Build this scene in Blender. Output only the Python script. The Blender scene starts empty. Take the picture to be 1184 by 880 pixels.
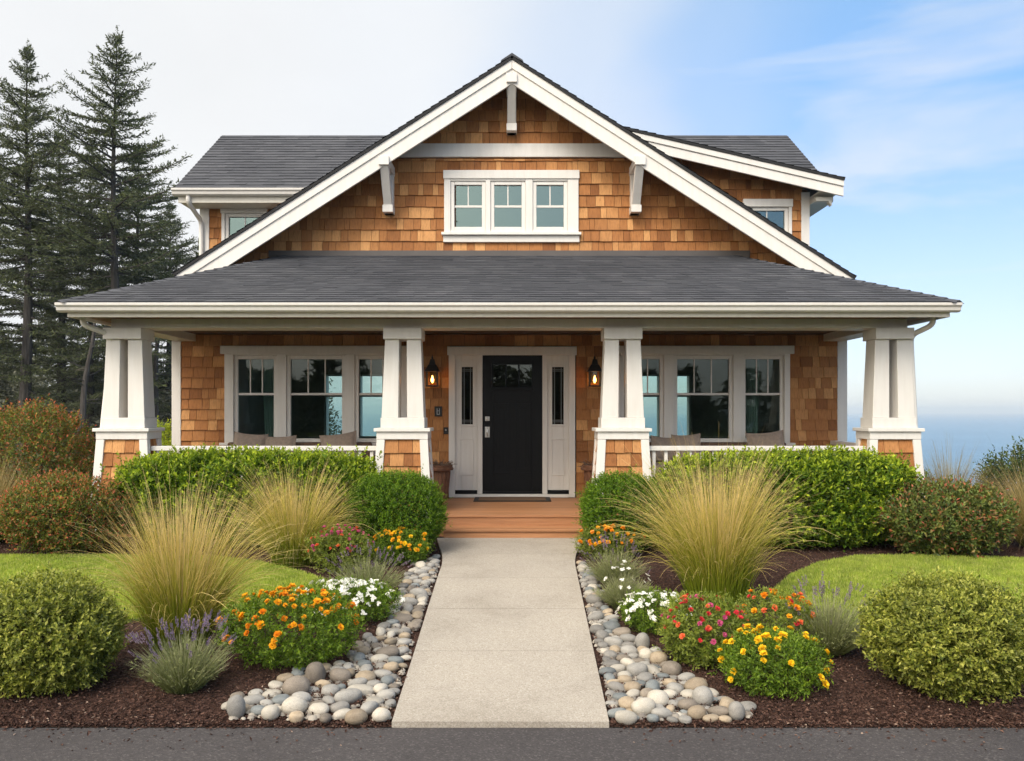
import bpy, math, random
import numpy as np
from mathutils import Vector, Matrix, Euler

R = math.radians
sc = bpy.context.scene
COL = sc.collection
random.seed(7)
RNG = np.random.default_rng(11)

# ------------------------------------------------------------------ camera
cam = bpy.data.cameras.new('Camera')
cam.sensor_width = 36.0
cam.lens = 967.0 / 1184.0 * 36.0
cam.shift_y = 35.0 / 1184.0
cam.clip_start = 0.05
cam.clip_end = 30000
camo = bpy.data.objects.new('Camera', cam)
camo.location = (0, 0, 1.56)
camo.rotation_euler = (R(90), 0, 0)
COL.objects.link(camo)
sc.camera = camo

# ------------------------------------------------------------------ sky, sun, exposure
SUN_AZ, SUN_EL = 26.0, 43.0          # degrees left of straight behind the camera, above the horizon
w = bpy.data.worlds.new('World')
sc.world = w
w.use_nodes = True
wn = w.node_tree
bg = wn.nodes['Background']


def N(nt, typ, ins=None, **props):
    n = nt.nodes.new(typ)
    for k, v in props.items():
        setattr(n, k, v)
    for k, v in (ins or {}).items():
        s = n.inputs[k]
        if isinstance(v, bpy.types.NodeSocket):
            nt.links.new(v, s)
        else:
            s.default_value = v
    return n


def ramp(nt, fac, stops, interp='LINEAR'):
    n = nt.nodes.new('ShaderNodeValToRGB')
    n.color_ramp.interpolation = interp
    e = n.color_ramp.elements
    while len(e) < len(stops):
        e.new(0.5)
    for i, (p, c) in enumerate(stops):
        e[i].position = p
        e[i].color = (c, c, c, 1) if isinstance(c, (int, float)) else (*c, 1)
    nt.links.new(fac, n.inputs[0])
    return n.outputs[0]


sky = N(wn, 'ShaderNodeTexSky', sky_type='NISHITA', sun_disc=False, sun_elevation=R(SUN_EL),
        sun_rotation=R(180 + SUN_AZ), air_density=1.0, dust_density=0.6, ozone_density=2.0)
tc = N(wn, 'ShaderNodeTexCoord').outputs['Generated']
sep = N(wn, 'ShaderNodeSeparateXYZ', {0: tc})
wob = N(wn, 'ShaderNodeTexNoise', {'Vector': N(wn, 'ShaderNodeMapping', {'Vector': tc, 'Scale': (1.6, 1.6, 3.0)}).outputs[0],
                                   'Scale': 1.5, 'Detail': 4.0, 'Roughness': 0.5}).outputs['Fac']
xx = N(wn, 'ShaderNodeMath', {0: sep.outputs['X'], 1: N(wn, 'ShaderNodeMath', {0: wob, 1: 0.5}, operation='MULTIPLY_ADD').outputs[0]},
       operation='ADD')
xx.inputs[1].default_value = 0
wo2 = N(wn, 'ShaderNodeMath', {0: wob, 1: 0.30, 2: -0.15}, operation='MULTIPLY_ADD').outputs[0]
wn.links.new(wo2, xx.inputs[1])
xz = N(wn, 'ShaderNodeMath', {0: sep.outputs['Z'], 1: 0.0, 2: xx.outputs[0]}, operation='MULTIPLY_ADD').outputs[0]
left = ramp(wn, N(wn, 'ShaderNodeMapRange', {'Value': xz, 'From Min': -0.35, 'From Max': 0.50}).outputs[0],
            [(0.0, 1.0), (0.32, 0.94), (0.55, 0.66), (0.70, 0.34), (0.84, 0.17), (1.0, 0.12)], 'EASE')
st = N(wn, 'ShaderNodeTexNoise', {'Vector': N(wn, 'ShaderNodeMapping', {'Vector': tc, 'Scale': (1.3, 1.3, 6.0), 'Rotation': (0, R(10), 0)}).outputs[0],
                                  'Scale': 2.2, 'Detail': 5.0, 'Roughness': 0.52, 'Distortion': 0.4}).outputs['Fac']
streak = ramp(wn, st, [(0.46, 0.0), (0.72, 0.62)])
low = ramp(wn, sep.outputs['Z'], [(0.0, 0.50), (0.08, 0.46), (0.20, 0.24), (0.40, 0.0)])
m1 = N(wn, 'ShaderNodeMath', {0: left, 1: streak}, operation='MAXIMUM').outputs[0]
m2 = N(wn, 'ShaderNodeMath', {0: m1, 1: low}, operation='MAXIMUM').outputs[0]
CLOUD = 5.75
tz = ramp(wn, sep.outputs['Z'], [(0.03, (0.84, 0.90, 1.06)), (0.24, (0.82, 1.02, 1.26)), (0.45, (0.76, 1.34, 1.52))])
tint = N(wn, 'ShaderNodeMixRGB', {0: 1.0, 1: sky.outputs[0], 2: tz}, blend_type='MULTIPLY').outputs[0]
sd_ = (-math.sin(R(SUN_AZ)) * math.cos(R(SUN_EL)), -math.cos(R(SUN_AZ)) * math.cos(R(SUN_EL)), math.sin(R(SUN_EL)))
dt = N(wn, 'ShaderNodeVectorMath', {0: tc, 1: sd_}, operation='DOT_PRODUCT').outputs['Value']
fill_glow = ramp(wn, dt, [(0.0, (1.0, 1.0, 1.0)), (0.30, (1.75, 1.66, 1.52)), (0.66, (2.75, 2.52, 2.22)), (0.95, (3.6, 3.22, 2.75))])       # cloud brighter towards the veiled sun, raised behind the camera as added frontal fill
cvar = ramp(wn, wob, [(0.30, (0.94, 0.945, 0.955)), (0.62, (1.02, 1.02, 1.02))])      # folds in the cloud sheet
ccol = N(wn, 'ShaderNodeMixRGB', {0: 1.0, 1: (CLOUD * 0.985, CLOUD * 1.0, CLOUD * 1.015, 1), 2: fill_glow}, blend_type='MULTIPLY').outputs[0]
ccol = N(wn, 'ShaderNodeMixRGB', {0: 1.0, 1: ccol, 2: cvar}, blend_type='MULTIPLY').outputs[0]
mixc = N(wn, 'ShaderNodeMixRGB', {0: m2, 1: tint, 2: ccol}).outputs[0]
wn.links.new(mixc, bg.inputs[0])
bg.inputs[1].default_value = 0.10

sl = bpy.data.lights.new('Sun', 'SUN')
sl.energy = 1.55
sl.angle = R(24)
sl.color = (1.0, 0.925, 0.82)
so = bpy.data.objects.new('Sun', sl)
tosun = Vector((-math.sin(R(SUN_AZ)) * math.cos(R(SUN_EL)), -math.cos(R(SUN_AZ)) * math.cos(R(SUN_EL)), math.sin(R(SUN_EL))))
so.rotation_euler = (-tosun).to_track_quat('-Z', 'Y').to_euler()
so.location = (-8, -10, 20)
COL.objects.link(so)

vs = sc.view_settings
vs.view_transform = 'Standard'
vs.look = 'None'
vs.gamma = 1.0
vs.exposure = 0.72
vs.use_curve_mapping = False
sc.render.engine = 'CYCLES'
cy = sc.cycles
cy.use_denoising = True
cy.max_bounces = 8
cy.diffuse_bounces = 3
cy.glossy_bounces = 3
cy.transmission_bounces = 4
cy.transparent_max_bounces = 12
cy.volume_bounces = 0
cy.caustics_reflective = False
cy.caustics_refractive = False
cy.sample_clamp_indirect = 6.0


# ------------------------------------------------------------------ materials
def new_mat(name):
    m = bpy.data.materials.new(name)
    m.use_nodes = True
    nt = m.node_tree
    return m, nt, nt.nodes['Principled BSDF'], nt.nodes['Material Output']


def setp(p, **kw):
    names = {'rough': 'Roughness', 'metal': 'Metallic', 'spec': 'Specular IOR Level', 'coat': 'Coat Weight'}
    for k, v in kw.items():
        p.inputs[names[k]].default_value = v


def objcoord(nt, scale=(1, 1, 1), world=False):
    if world:
        v = N(nt, 'ShaderNodeNewGeometry').outputs['Position']
    else:
        v = N(nt, 'ShaderNodeTexCoord').outputs['Object']
    return N(nt, 'ShaderNodeMapping', {'Vector': v, 'Scale': scale}).outputs[0]


def noise(nt, vec, scale, detail=4, rough=0.55):
    return N(nt, 'ShaderNodeTexNoise', {'Vector': vec, 'Scale': scale, 'Detail': detail, 'Roughness': rough}).outputs['Fac']


def bump(nt, p, h, strength, dist=0.01):
    b = N(nt, 'ShaderNodeBump', {'Height': h, 'Strength': strength, 'Distance': dist})
    nt.links.new(b.outputs[0], p.inputs['Normal'])


def simple(name, c, rough=0.6, metal=0.0, spec=0.5, var=0.12, nscale=3.0, bmp=0.0, bscale=60, world=False):
    m, nt, p, o = new_mat(name)
    setp(p, rough=rough, metal=metal, spec=spec)
    v = objcoord(nt, world=world)
    f = noise(nt, v, nscale, 5)
    d = tuple(x * (1 - var) for x in c)
    l = tuple(min(1, x * (1 + var)) for x in c)
    nt.links.new(ramp(nt, f, [(0.3, d), (0.7, l)]), p.inputs['Base Color'])
    if bmp:
        bump(nt, p, noise(nt, v, bscale, 3), bmp, 0.004)
    return m


def island(nt):
    return N(nt, 'ShaderNodeNewGeometry').outputs['Random Per Island']


def painted(name, c, rough=0.45):
    m, nt, p, o = new_mat(name)
    setp(p, rough=rough, spec=0.4)
    v = objcoord(nt)
    f = noise(nt, v, 1.7, 6, 0.6)
    f2 = noise(nt, objcoord(nt, (6, 6, 0.7)), 3.0, 4, 0.6)
    a = ramp(nt, f, [(0.3, tuple(x * 0.95 for x in c)), (0.7, c)])
    b = ramp(nt, f2, [(0.35, (0.90, 0.885, 0.86)), (0.6, (1, 1, 1))])
    nt.links.new(N(nt, 'ShaderNodeMixRGB', {0: 0.5, 1: a, 2: b}, blend_type='MULTIPLY').outputs[0], p.inputs['Base Color'])
    bump(nt, p, noise(nt, v, 45, 3), 0.06, 0.004)
    return m


def cedar(name, lo, mid, hi):
    m, nt, p, o = new_mat(name)
    setp(p, rough=0.72, spec=0.22)
    r = island(nt)
    base = ramp(nt, r, [(0.0, lo), (0.22, mid), (0.62, mid), (0.86, hi), (1.0, tuple(x * 1.12 for x in hi))])
    v = objcoord(nt, (34, 34, 1.6))
    off = N(nt, 'ShaderNodeVectorMath', {0: v, 1: N(nt, 'ShaderNodeCombineXYZ', {0: N(nt, 'ShaderNodeMath', {0: r, 1: 91.0}, operation='MULTIPLY').outputs[0]}).outputs[0]},
            operation='ADD').outputs[0]
    g = noise(nt, off, 2.2, 6, 0.62)
    grain = ramp(nt, g, [(0.25, (0.55, 0.49, 0.44)), (0.5, (0.95, 0.94, 0.92)), (0.75, (1.14, 1.11, 1.06))])
    c1 = N(nt, 'ShaderNodeMixRGB', {0: 0.9, 1: base, 2: grain}, blend_type='MULTIPLY').outputs[0]
    big = ramp(nt, noise(nt, objcoord(nt), 1.3, 4), [(0.35, (0.82, 0.77, 0.74)), (0.62, (1.08, 1.06, 1.03))])
    c2 = N(nt, 'ShaderNodeMixRGB', {0: 0.7, 1: c1, 2: big}, blend_type='MULTIPLY').outputs[0]
    nt.links.new(c2, p.inputs['Base Color'])
    bump(nt, p, g, 0.35, 0.004)
    return m


def roofmat(name):
    m, nt, p, o = new_mat(name)
    setp(p, rough=0.9, spec=0.2)
    r = island(nt)
    base = ramp(nt, r, [(0.0, (0.066, 0.069, 0.078)), (0.5, (0.077, 0.080, 0.090)), (0.85, (0.085, 0.088, 0.098)), (1.0, (0.097, 0.100, 0.110))])
    v = objcoord(nt)
    g = noise(nt, v, 190, 2, 0.7)
    gr = ramp(nt, g, [(0.3, (0.62, 0.62, 0.63)), (0.55, (1, 1, 1)), (0.75, (1.5, 1.48, 1.46))])
    c1 = N(nt, 'ShaderNodeMixRGB', {0: 0.8, 1: base, 2: gr}, blend_type='MULTIPLY').outputs[0]
    big = ramp(nt, noise(nt, v, 1.1, 5), [(0.35, (0.82, 0.82, 0.83)), (0.65, (1.10, 1.09, 1.07))])
    c2 = N(nt, 'ShaderNodeMixRGB', {0: 0.8, 1: c1, 2: big}, blend_type='MULTIPLY').outputs[0]
    nt.links.new(c2, p.inputs['Base Color'])
    bump(nt, p, g, 0.5, 0.004)
    return m


def leafmat(name, stops, tipc=None, tipamt=0.8, tipth=None, tr=0.30, rough=0.48, spec=0.35, trc=None, jitter=0.35):
    m, nt, p, o = new_mat(name)
    setp(p, rough=rough, spec=spec)
    r = island(nt)
    base = ramp(nt, r, stops)
    if tipc is not None:
        at = N(nt, 'ShaderNodeAttribute', attribute_name='tone').outputs['Fac']
        if tipth:
            at = N(nt, 'ShaderNodeMapRange', {'Value': at, 'From Min': tipth[0], 'From Max': tipth[1]}).outputs[0]
        f = N(nt, 'ShaderNodeMath', {0: at, 1: tipamt}, operation='MULTIPLY').outputs[0]
        base = N(nt, 'ShaderNodeMixRGB', {0: f, 1: base, 2: (*tipc, 1)}).outputs[0]
    big = ramp(nt, noise(nt, objcoord(nt, world=True), 5.0, 3), [(0.35, (1 - jitter * .6,) * 3), (0.65, (1 + jitter * .5, 1 + jitter * .4, 1))])
    base = N(nt, 'ShaderNodeMixRGB', {0: 1.0, 1: base, 2: big}, blend_type='MULTIPLY').outputs[0]
    nt.links.new(base, p.inputs['Base Color'])
    if tr > 0:
        tcol = N(nt, 'ShaderNodeMixRGB', {0: 1.0, 1: base, 2: (1.25, 1.35, 0.6, 1) if trc is None else (*trc, 1)}, blend_type='MULTIPLY').outputs[0]
        t = N(nt, 'ShaderNodeBsdfTranslucent', {'Color': tcol})
        mx = N(nt, 'ShaderNodeMixShader', {0: tr, 1: p.outputs[0], 2: t.outputs[0]})
        nt.links.new(mx.outputs[0], o.inputs[0])
    return m


def blademat(name, stops, tr=0.3, var=0.3):
    m, nt, p, o = new_mat(name)
    setp(p, rough=0.55, spec=0.25)
    at = N(nt, 'ShaderNodeAttribute', attribute_name='tone').outputs['Fac']
    r = island(nt)
    f = N(nt, 'ShaderNodeMath', {0: N(nt, 'ShaderNodeMath', {0: r, 1: var, 2: -var * 0.5}, operation='MULTIPLY_ADD').outputs[0], 1: at}, operation='ADD').outputs[0]
    base = ramp(nt, f, stops)
    v = ramp(nt, N(nt, 'ShaderNodeMath', {0: N(nt, 'ShaderNodeMath', {0: r, 1: 17.3}, operation='MULTIPLY').outputs[0]}, operation='FRACT').outputs[0],
             [(0.0, (0.72, 0.72, 0.70)), (1.0, (1.18, 1.15, 1.1))])
    base = N(nt, 'ShaderNodeMixRGB', {0: 1.0, 1: base, 2: v}, blend_type='MULTIPLY').outputs[0]
    nt.links.new(base, p.inputs['Base Color'])
    t = N(nt, 'ShaderNodeBsdfTranslucent', {'Color': base})
    mx = N(nt, 'ShaderNodeMixShader', {0: tr, 1: p.outputs[0], 2: t.outputs[0]})
    nt.links.new(mx.outputs[0], o.inputs[0])
    return m


def glassmat(name, tint, boost, add=0.0, refl=(0.86, 0.97, 0.95)):
    m, nt, p, o = new_mat(name)
    nt.nodes.remove(p)
    fr = N(nt, 'ShaderNodeFresnel', {'IOR': 1.5}).outputs[0]
    f = N(nt, 'ShaderNodeMath', {0: fr, 1: boost, 2: add}, operation='MULTIPLY_ADD', use_clamp=True).outputs[0]
    v = objcoord(nt)
    nz = noise(nt, v, 1.6, 2)
    b = N(nt, 'ShaderNodeBump', {'Height': nz, 'Strength': 0.04, 'Distance': 0.02}).outputs[0]
    g = N(nt, 'ShaderNodeBsdfGlossy', {'Color': (*refl, 1), 'Roughness': 0.012, 'Normal': b})
    t = N(nt, 'ShaderNodeBsdfTransparent', {'Color': (*tint, 1)})
    mx = N(nt, 'ShaderNodeMixShader', {0: f, 1: t.outputs[0], 2: g.outputs[0]})
    nt.links.new(mx.outputs[0], o.inputs[0])
    return m


def emitmat(name, c, s):
    m, nt, p, o = new_mat(name)
    p.inputs['Base Color'].default_value = (*c, 1)
    p.inputs['Emission Color'].default_value = (*c, 1)
    p.inputs['Emission Strength'].default_value = s
    return m


M = {}
M['white'] = painted('white_paint', (0.725, 0.695, 0.645))
M['cream'] = painted('cream_paint', (0.68, 0.645, 0.56))
M['cedar'] = cedar('cedar_shingle', (0.25, 0.098, 0.032), (0.39, 0.170, 0.058), (0.56, 0.292, 0.115))
M['backing'] = simple('wall_backing', (0.06, 0.032, 0.018), 0.9)
M['roof'] = roofmat('asphalt_roof_shingle')
M['roofedge'] = simple('roof_edge', (0.012, 0.012, 0.013), 0.85)
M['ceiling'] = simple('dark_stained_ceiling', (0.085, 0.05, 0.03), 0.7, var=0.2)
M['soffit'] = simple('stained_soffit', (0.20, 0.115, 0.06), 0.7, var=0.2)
M['flash'] = simple('flashing', (0.085, 0.074, 0.068), 0.6, 0.0, 0.5)
M['glass'] = glassmat('window_glass', (0.42, 0.60, 0.555), 0.95)
M['glass_up'] = glassmat('upper_window_glass', (0.34, 0.44, 0.44), 1.1, 0.14, (0.56, 0.80, 0.80))
M['glass_door'] = glassmat('leaded_glass', (0.40, 0.42, 0.40), 0.9, 0.01)
M['black'] = simple('black_door_paint', (0.0030, 0.0032, 0.0038), 0.42, spec=0.16, var=0.1, bmp=0.05)
M['metal'] = simple('nickel', (0.55, 0.53, 0.50), 0.3, 1.0)
M['iron'] = simple('black_iron', (0.012, 0.011, 0.010), 0.5, 0.0, 0.4)
M['interior'] = simple('interior_plaster', (0.42, 0.40, 0.35), 0.9)
M['intfloor'] = simple('interior_floor', (0.10, 0.06, 0.035), 0.6)
M['curtain'] = simple('curtain_cloth', (0.62, 0.61, 0.58), 0.9)
M['lead'] = simple('lead_came', (0.16, 0.16, 0.15), 0.45, 0.4)
def planks(name, c, axis=0, width=0.14, length_noise=True):
    m, nt, p, o = new_mat(name)
    setp(p, rough=0.55, spec=0.3)
    sc_ = (1.2, 22, 22) if axis == 0 else (22, 1.2, 22)
    r = island(nt)
    v = objcoord(nt, sc_)
    off = N(nt, 'ShaderNodeVectorMath', {0: v, 1: N(nt, 'ShaderNodeCombineXYZ', {0: N(nt, 'ShaderNodeMath', {0: r, 1: 57.0}, operation='MULTIPLY').outputs[0]}).outputs[0]},
            operation='ADD').outputs[0]
    g = noise(nt, off, 2.0, 5, 0.6)
    b = ramp(nt, r, [(0.0, tuple(x * 0.82 for x in c)), (1.0, tuple(x * 1.15 for x in c))])
    gr = ramp(nt, g, [(0.3, (0.72, 0.68, 0.64)), (0.65, (1.06, 1.05, 1.03))])
    nt.links.new(N(nt, 'ShaderNodeMixRGB', {0: 0.85, 1: b, 2: gr}, blend_type='MULTIPLY').outputs[0], p.inputs['Base Color'])
    bump(nt, p, g, 0.15, 0.003)
    return m


M['deck'] = planks('deck_boards', (0.41, 0.20, 0.095))


def concrete():
    m, nt, p, o = new_mat('aggregate_concrete')
    setp(p, rough=0.88, spec=0.25)
    v = objcoord(nt)
    vo = N(nt, 'ShaderNodeTexVoronoi', {'Vector': v, 'Scale': 150.0, 'Randomness': 1.0})
    sp = N(nt, 'ShaderNodeSeparateColor', {0: vo.outputs['Color']}).outputs[0]
    agg = ramp(nt, sp, [(0.0, (0.28, 0.245, 0.20)), (0.25, (0.355, 0.315, 0.26)), (0.6, (0.385, 0.345, 0.29)), (0.9, (0.41, 0.37, 0.315)), (1.0, (0.48, 0.445, 0.39))])
    big = ramp(nt, noise(nt, v, 1.2, 8, 0.68), [(0.3, (0.80, 0.79, 0.775)), (0.5, (0.98, 0.98, 0.98)), (0.72, (1.07, 1.07, 1.06))])
    fine = ramp(nt, noise(nt, v, 160, 2), [(0.3, (0.8, 0.8, 0.8)), (0.7, (1.15, 1.15, 1.15))])
    c = N(nt, 'ShaderNodeMixRGB', {0: 1.0, 1: agg, 2: big}, blend_type='MULTIPLY').outputs[0]
    c = N(nt, 'ShaderNodeMixRGB', {0: 0.8, 1: c, 2: fine}, blend_type='MULTIPLY').outputs[0]
    nt.links.new(c, p.inputs['Base Color'])
    bump(nt, p, vo.outputs['Distance'], 0.35, 0.004)
    return m


def asphalt():
    m, nt, p, o = new_mat('asphalt')
    setp(p, rough=0.85, spec=0.3)
    v = objcoord(nt)
    vo = N(nt, 'ShaderNodeTexVoronoi', {'Vector': v, 'Scale': 110.0})
    sp = N(nt, 'ShaderNodeSeparateColor', {0: vo.outputs['Color']}).outputs[0]
    agg = ramp(nt, sp, [(0.0, (0.044, 0.040, 0.040)), (0.5, (0.057, 0.051, 0.051)), (0.88, (0.068, 0.061, 0.060)), (1.0, (0.11, 0.10, 0.096))])
    big = ramp(nt, noise(nt, v, 0.9, 6, 0.6), [(0.3, (0.84, 0.84, 0.84)), (0.7, (1.1, 1.1, 1.1))])
    c = N(nt, 'ShaderNodeMixRGB', {0: 1.0, 1: agg, 2: big}, blend_type='MULTIPLY').outputs[0]
    nt.links.new(c, p.inputs['Base Color'])
    bump(nt, p, vo.outputs['Distance'], 0.6, 0.004)
    return m


def mulchmat():
    m, nt, p, o = new_mat('bark_mulch')
    setp(p, rough=0.9, spec=0.15)
    v = objcoord(nt)
    vo = N(nt, 'ShaderNodeTexVoronoi', {'Vector': N(nt, 'ShaderNodeMapping', {'Vector': v, 'Scale': (1, 0.7, 1)}).outputs[0], 'Scale': 70.0})
    sp = N(nt, 'ShaderNodeSeparateColor', {0: vo.outputs['Color']}).outputs[0]
    c = ramp(nt, sp, [(0.0, (0.022, 0.012, 0.009)), (0.5, (0.050, 0.026, 0.019)), (1.0, (0.085, 0.046, 0.034))])
    nt.links.new(c, p.inputs['Base Color'])
    bump(nt, p, N(nt, 'ShaderNodeMath', {0: vo.outputs['Distance'], 1: noise(nt, v, 25, 4)}, operation='ADD').outputs[0], 0.9, 0.012)
    return m


def chipmat():
    m, nt, p, o = new_mat('bark_chips')
    setp(p, rough=0.85, spec=0.2)
    r = island(nt)
    c = ramp(nt, r, [(0.0, (0.028, 0.014, 0.010)), (0.45, (0.066, 0.034, 0.025)), (0.85, (0.105, 0.056, 0.040)), (0.965, (0.15, 0.085, 0.06)), (1.0, (0.36, 0.27, 0.21))])
    nt.links.new(c, p.inputs['Base Color'])
    return m


def rockmat(name, c, c2):
    m, nt, p, o = new_mat(name)
    setp(p, rough=0.72, spec=0.3)
    v0 = N(nt, 'ShaderNodeTexCoord').outputs['Object']
    rnd = N(nt, 'ShaderNodeObjectInfo').outputs['Random']
    v = N(nt, 'ShaderNodeVectorMath', {0: v0, 1: N(nt, 'ShaderNodeCombineXYZ', {0: N(nt, 'ShaderNodeMath', {0: rnd, 1: 40.0}, operation='MULTIPLY').outputs[0]}).outputs[0]}, operation='ADD').outputs[0]
    f = noise(nt, v, 1.4, 6, 0.6)
    a = ramp(nt, f, [(0.3, c), (0.7, c2)])
    sp = ramp(nt, noise(nt, v, 14, 3, 0.7), [(0.3, (0.62, 0.62, 0.62)), (0.5, (1, 1, 1)), (0.72, (1.22, 1.21, 1.18))])
    tone = ramp(nt, rnd, [(0.0, (0.56, 0.555, 0.55)), (1.0, (0.90, 0.885, 0.86))])
    k = N(nt, 'ShaderNodeMixRGB', {0: 0.85, 1: a, 2: sp}, blend_type='MULTIPLY').outputs[0]
    k = N(nt, 'ShaderNodeMixRGB', {0: 1.0, 1: k, 2: tone}, blend_type='MULTIPLY').outputs[0]
    nt.links.new(k, p.inputs['Base Color'])
    bump(nt, p, noise(nt, v, 8, 5), 0.25, 0.1)
    return m


def seamat():
    m, nt, p, o = new_mat('sea_water')
    setp(p, rough=0.28, spec=0.5)
    v = objcoord(nt, (1, 1, 1))
    f = noise(nt, N(nt, 'ShaderNodeMapping', {'Vector': v, 'Scale': (0.006, 0.02, 1)}).outputs[0], 1.0, 6, 0.6)
    nt.links.new(ramp(nt, f, [(0.35, (0.035, 0.125, 0.225)), (0.65, (0.085, 0.20, 0.30))]), p.inputs['Base Color'])
    wv = noise(nt, N(nt, 'ShaderNodeMapping', {'Vector': v, 'Scale': (0.10, 0.4, 1)}).outputs[0], 1.0, 5, 0.65)
    bump(nt, p, wv, 1.0, 1.6)
    return m


def soilmat():
    m, nt, p, o = new_mat('rough_ground')
    setp(p, rough=0.95, spec=0.1)
    v = objcoord(nt)
    f = noise(nt, v, 0.6, 8, 0.65)
    nt.links.new(ramp(nt, f, [(0.3, (0.045, 0.04, 0.02)), (0.55, (0.075, 0.085, 0.03)), (0.75, (0.12, 0.11, 0.05))]), p.inputs['Base Color'])
    bump(nt, p, noise(nt, v, 12, 5), 0.6, 0.05)
    return m


def barkmat(name, c):
    m, nt, p, o = new_mat(name)
    setp(p, rough=0.9, spec=0.15)
    v = objcoord(nt, (9, 9, 1.3))
    f = noise(nt, v, 1.5, 6, 0.65)
    nt.links.new(ramp(nt, f, [(0.3, tuple(x * 0.5 for x in c)), (0.65, tuple(x * 1.25 for x in c))]), p.inputs['Base Color'])
    bump(nt, p, f, 0.8, 0.05)
    return m


M['path'] = concrete()
M['asphalt'] = asphalt()
M['mulch'] = mulchmat()
M['chips'] = chipmat()
M['sea'] = seamat()
M['soil'] = soilmat()
M['bark'] = barkmat('conifer_bark', (0.060, 0.053, 0.048))
M['stem'] = barkmat('shrub_stem', (0.07, 0.05, 0.035))
M['lawnbase'] = simple('lawn_soil', (0.105, 0.145, 0.028), 0.95, var=0.3, nscale=14)


# ------------------------------------------------------------------ object helpers
def tag(o, label=None, cat=None, group=None, kind=None):
    if label:
        o['label'] = label
    if cat:
        o['category'] = cat
    if group:
        o['group'] = group
    if kind:
        o['kind'] = kind
    return o


def empty(name, loc, label=None, cat=None, group=None, rz=0.0):
    o = bpy.data.objects.new(name, None)
    o.empty_display_size = 0.2
    o.location = loc
    o.rotation_euler = (0, 0, rz)
    COL.objects.link(o)
    return tag(o, label, cat, group)


def link(o, parent=None, keep_world=True):
    COL.objects.link(o)
    if parent is not None:
        o.parent = parent
        if keep_world:
            off = Vector((0, 0, 0))
            p = parent
            while p is not None:
                off += Vector(p.location) + p.matrix_parent_inverse.to_translation()
                p = p.parent
            o.matrix_parent_inverse = Matrix.Translation(-off)
    return o


def copy_child(src, parent, mat=None):
    c = src.copy()
    COL.objects.link(c)
    c.parent = parent
    return c


def copy_tree(o, parent=None):
    c = o.copy()
    COL.objects.link(c)
    if parent is not None:
        c.parent = parent
    for ch in list(o.children):
        copy_tree(ch, c)
    return c


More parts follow.
